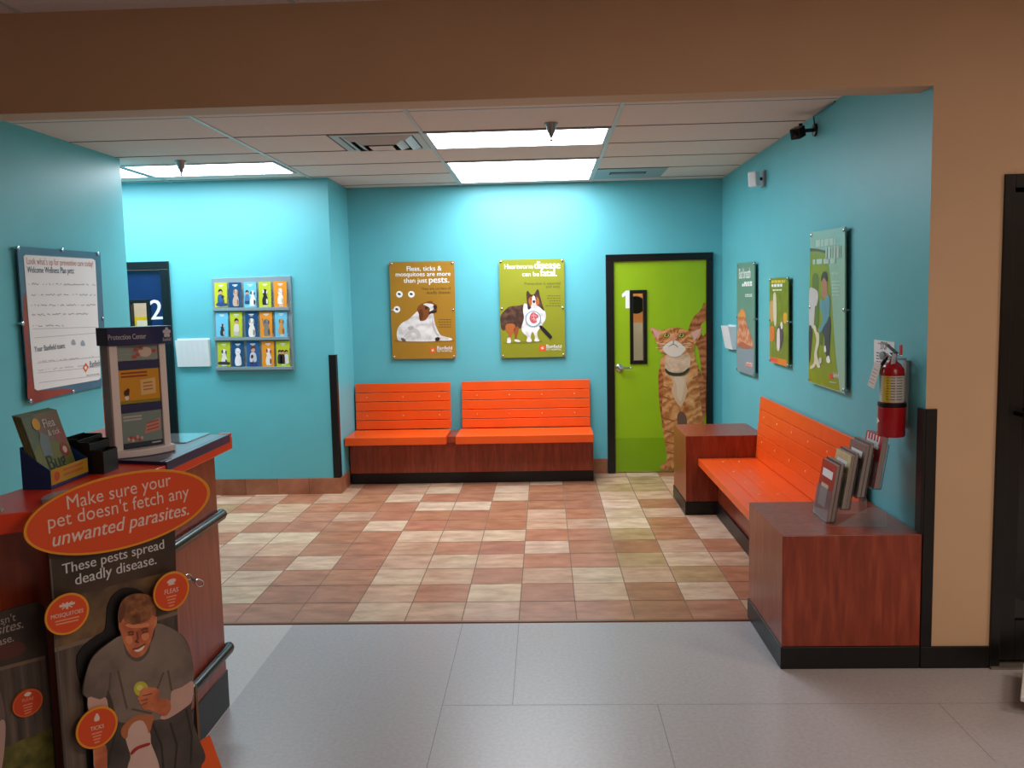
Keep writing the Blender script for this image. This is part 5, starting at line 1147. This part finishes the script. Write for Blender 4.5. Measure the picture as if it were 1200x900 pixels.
poly(b, MP, K([(186, 262), (192, 300), (205, 345), (226, 390), (250, 413), (280, 410), (305, 386), (325, 342), (336, 300), (348, 268), (347, 235), (325, 225), (300, 240), (250, 255), (215, 248), (198, 240)]), 1.2, SKM, True, 3)
poly(b, MP, K([(183, 258), (183, 212), (200, 165), (240, 138), (290, 134), (330, 150), (346, 190), (347, 232), (332, 228), (318, 248), (285, 262), (250, 270), (220, 262), (200, 240), (194, 262)]), 1.6, HAIR, True, 3)
for q_ in ([(212, 272), (240, 264), (280, 268), (312, 262), (318, 276), (280, 284), (236, 284)], [(214, 324), (236, 320), (246, 340), (232, 356), (218, 346)], [(286, 314), (312, 306), (318, 324), (300, 340), (286, 332)]): poly(b, MP, K(q_), 1.4, ink(214, 134, 94), True, 3)
poly(b, MP, K([(183, 230), (188, 200), (206, 176), (216, 200), (204, 240), (190, 262)]), 1.8, ink(98, 56, 32), True, 3)
DKS = ink(110, 54, 38)
for pts, wd in (([(222, 306), (236, 300), (250, 304)], .006), ([(282, 296), (298, 286), (312, 288)], .006), ([(225, 314), (250, 312)], .005), ([(285, 304), (312, 298)], .005), ([(262, 300), (268, 335), (256, 344), (272, 348)], .005)): stroke(b, MP, K(pts), wd, 2.0, DKS)
poly(b, MP, K([(248, 378), (270, 374), (298, 358), (290, 378), (266, 390)]), 2.0, ink(236, 214, 204), True, 3); stroke(b, MP, K([(244, 378), (268, 374), (300, 354)]), .005, 2.3, DKS)
poly(b, MP, K([(345, 236), (352, 240), (350, 270), (342, 276)]), 2.0, SKM, True, 3); poly(b, MP, K([(184, 262), (192, 268), (194, 292), (186, 290)]), 2.0, SKM, True, 3)
poly(b, MP, K([(205, 345), (228, 393), (262, 416), (300, 390), (322, 350), (316, 392), (282, 428), (248, 428), (216, 398)]), 1.0, ink(92, 80, 72), True, 3)
for pts in ([(400, 470), (416, 560)], [(148, 480), (142, 560)], [(180, 470), (220, 640)], [(380, 480), (350, 560)], [(240, 640), (330, 660)]): stroke(b, MP, K(pts), .006, 1.1, ink(88, 76, 68))
poly(b, MP, K(circ(282, 552, 32, 33)), 2.0, ink(190, 184, 60)); poly(b, MP, K(ell((276, 546), (14, -4), (3, 12), 14)), 2.2, ink(216, 212, 110))
poly(b, MP, K([(272, 585), (288, 566), (315, 560), (350, 560), (362, 578), (356, 592), (404, 600), (413, 640), (386, 672), (350, 655), (312, 642), (284, 620)]), 2.4, SKM, True, 3)
for q_ in ([(276, 566), (300, 546), (340, 546), (360, 556), (362, 570), (330, 566), (300, 572), (284, 580)], [(268, 590), (300, 576), (318, 584), (300, 600), (276, 604)], [(274, 606), (300, 602), (312, 612), (296, 624), (280, 620)], [(284, 624), (304, 622), (312, 632), (306, 645), (292, 640)]): poly(b, MP, K(q_), 2.8, SKM, True, 3)
for pts in ([(286, 582), (330, 572)], [(280, 604), (310, 596)], [(284, 622), (308, 612)]): stroke(b, MP, K(pts), .003, 3.1, DKS)
for pts in ([(180, 705), (150, 820), (132, 905)], [(330, 700), (372, 800), (380, 905)], [(480, 640), (505, 760), (500, 880)], [(410, 700), (440, 800), (430, 900)]): stroke(b, MP, K(pts), .007, .8, ink(44, 38, 36))
mo = b.build('man_picture', se, label='printed kneeling man in a grey shirt holding a yellow ball')
b = MB(); poly(b, MP, K([(215, 760), (235, 705), (290, 692), (322, 745), (326, 790), (350, 850), (364, 905), (372, 1000), (360, 1090), (240, 1120), (215, 1000), (222, 900), (236, 850), (222, 800)]), 1.2, DGW, True, 3)
poly(b, MP, K([(193, 742), (205, 712), (250, 674), (300, 664), (337, 667), (333, 700), (318, 748), (306, 715), (285, 690), (250, 700), (228, 730), (222, 765), (205, 768)]), 1.6, ink(176, 104, 66), True, 3)
poly(b, MP, K([(236, 832), (262, 806), (318, 788), (318, 800), (270, 818), (242, 842)]), 2.0, ink(160, 40, 40), True, 3); b.build('dog_picture', se, label='printed white dog with tan ears and a red collar')
# orange foot behind the board
b = MB(); A = SP.at
fp_ = [SP.px(236, 872), SP.px(249, 863.5), SP.px(262, 900), SP.px(292, 985), SP.px(300, 1012), SP.px(240, 1040)]
b.prism([p_-SP.n*.012 for p_ in fp_], -SP.n*.008, ink(232, 92, 26)); b.build('orange_foot', se)
b = MB(); b.prism([A(.05, .001, -.010), A(.05, .001, -.10), A(.05, .5, -.010)], SP.u*.008, ink(120, 92, 64)); b.prism([A(.36, .001, -.021), A(.36, .001, -.10), A(.36, .5, -.021)], SP.u*.008, ink(120, 92, 64)); b.build('easel_strut', se)

# second parasite board, left of the standee
S2 = Plane((-1.44, 2.375, 0), SD)
s2 = thing('cardboard_standee', 'dark parasite standee without an oval, at the left edge of the picture', 'standee', S2.at(-.15, 0, 0))
b = MB(); a0, a1 = S2.px(52, 711), S2.px(64, 900)
ur = (a0-S2.o).dot(S2.u)
zt_ = S2.px(47, 704).z
b.prism([S2.at(ur-.36, 0, -.008), S2.at(ur, 0, -.008), S2.at(ur, zt_-.02, -.008), S2.at(ur-.02, zt_, -.008), S2.at(ur-.36, zt_, -.008)], S2.n*.0075, PBG)
poly(b, S2, [(-120, 822), (53, 769), (62, 860), (-110, 930)], .3, FEN); poly(b, S2, [(-110, 925), (61, 852), (66, 930), (-105, 1010)], .4, GRS); stroke(b, S2, [(-100, 810), (53, 770)], .01, .7, ink(112, 92, 78)); poly(b, S2, [(-60, 770), (20, 752), (22, 768), (-58, 786)], .3, ink(84, 40, 32), True)
b.build('back_panel', s2)
b = MB(); text(b, S2, "pet doesn't", (-42, 744), (18.5, 727), 2, ink(150, 140, 136), .005, 1.1); text(b, S2, 'parasites.', (-33, 752.5), (27, 735.5), 2, ink(150, 140, 136), .03, 1.1, .2); text(b, S2, 'disease.', (-23, 763.5), (16, 751), 2, ink(160, 150, 146), .03, 1.1); b.build('lettering', s2)
b = MB(); DP = S2.shift(.010); slab(b, DP, ell((32.5, 824), (17.8, -5.2), (0, 15.8), 32), -.009, 0, ink(206, 96, 34)); poly(b, DP, ell((32.5, 824), (16, -4.7), (0, 14.2), 32), .6, ink(196, 62, 30)); poly(b, DP, [(28, 815), (32, 811), (37, 812), (33, 816)], 1.2, WH3, True); text(b, DP, 'FLEAS', (26, 823), (39, 819.3), 1.2, ink(222, 150, 120), .03)
for k in range(4): stroke(b, DP, [(27+k*.6, 827+3.2*k), (38-k*.5, 824+3.2*k)], .003, 1.2, ink(222, 140, 110))
b.build('parasite_disc', s2)
b = MB(); poly(b, S2, [(-60, 850), (-20, 800), (-2, 808), (4, 825), (6, 845), (-2, 850), (-10, 900), (-14, 960), (-80, 980)], 1, ink(104, 84, 84), True); poly(b, S2, [(-3, 850), (6, 846), (5, 880), (0, 905), (-8, 890)], 2, ink(176, 146, 140), True); b.build('man_picture', s2)
b = MB(); b.prism([S2.at(ur-.2, .001, -.0085), S2.at(ur-.2, .001, -.10), S2.at(ur-.2, .45, -.0085)], S2.u*.008, ink(120, 92, 64)); b.build('easel_strut', s2)

# ------------------------------------------------------------------ world and colour
wd = bpy.data.worlds.new('world'); S.world = wd; wd.use_nodes = True
wd.node_tree.nodes['Background'].inputs[0].default_value = (.25, .22, .2, 1); wd.node_tree.nodes['Background'].inputs[1].default_value = .3
S.view_settings.view_transform = 'Standard'; S.view_settings.look = 'None'; S.view_settings.exposure = 0; S.view_settings.gamma = 1
S.view_settings.use_curve_mapping = False
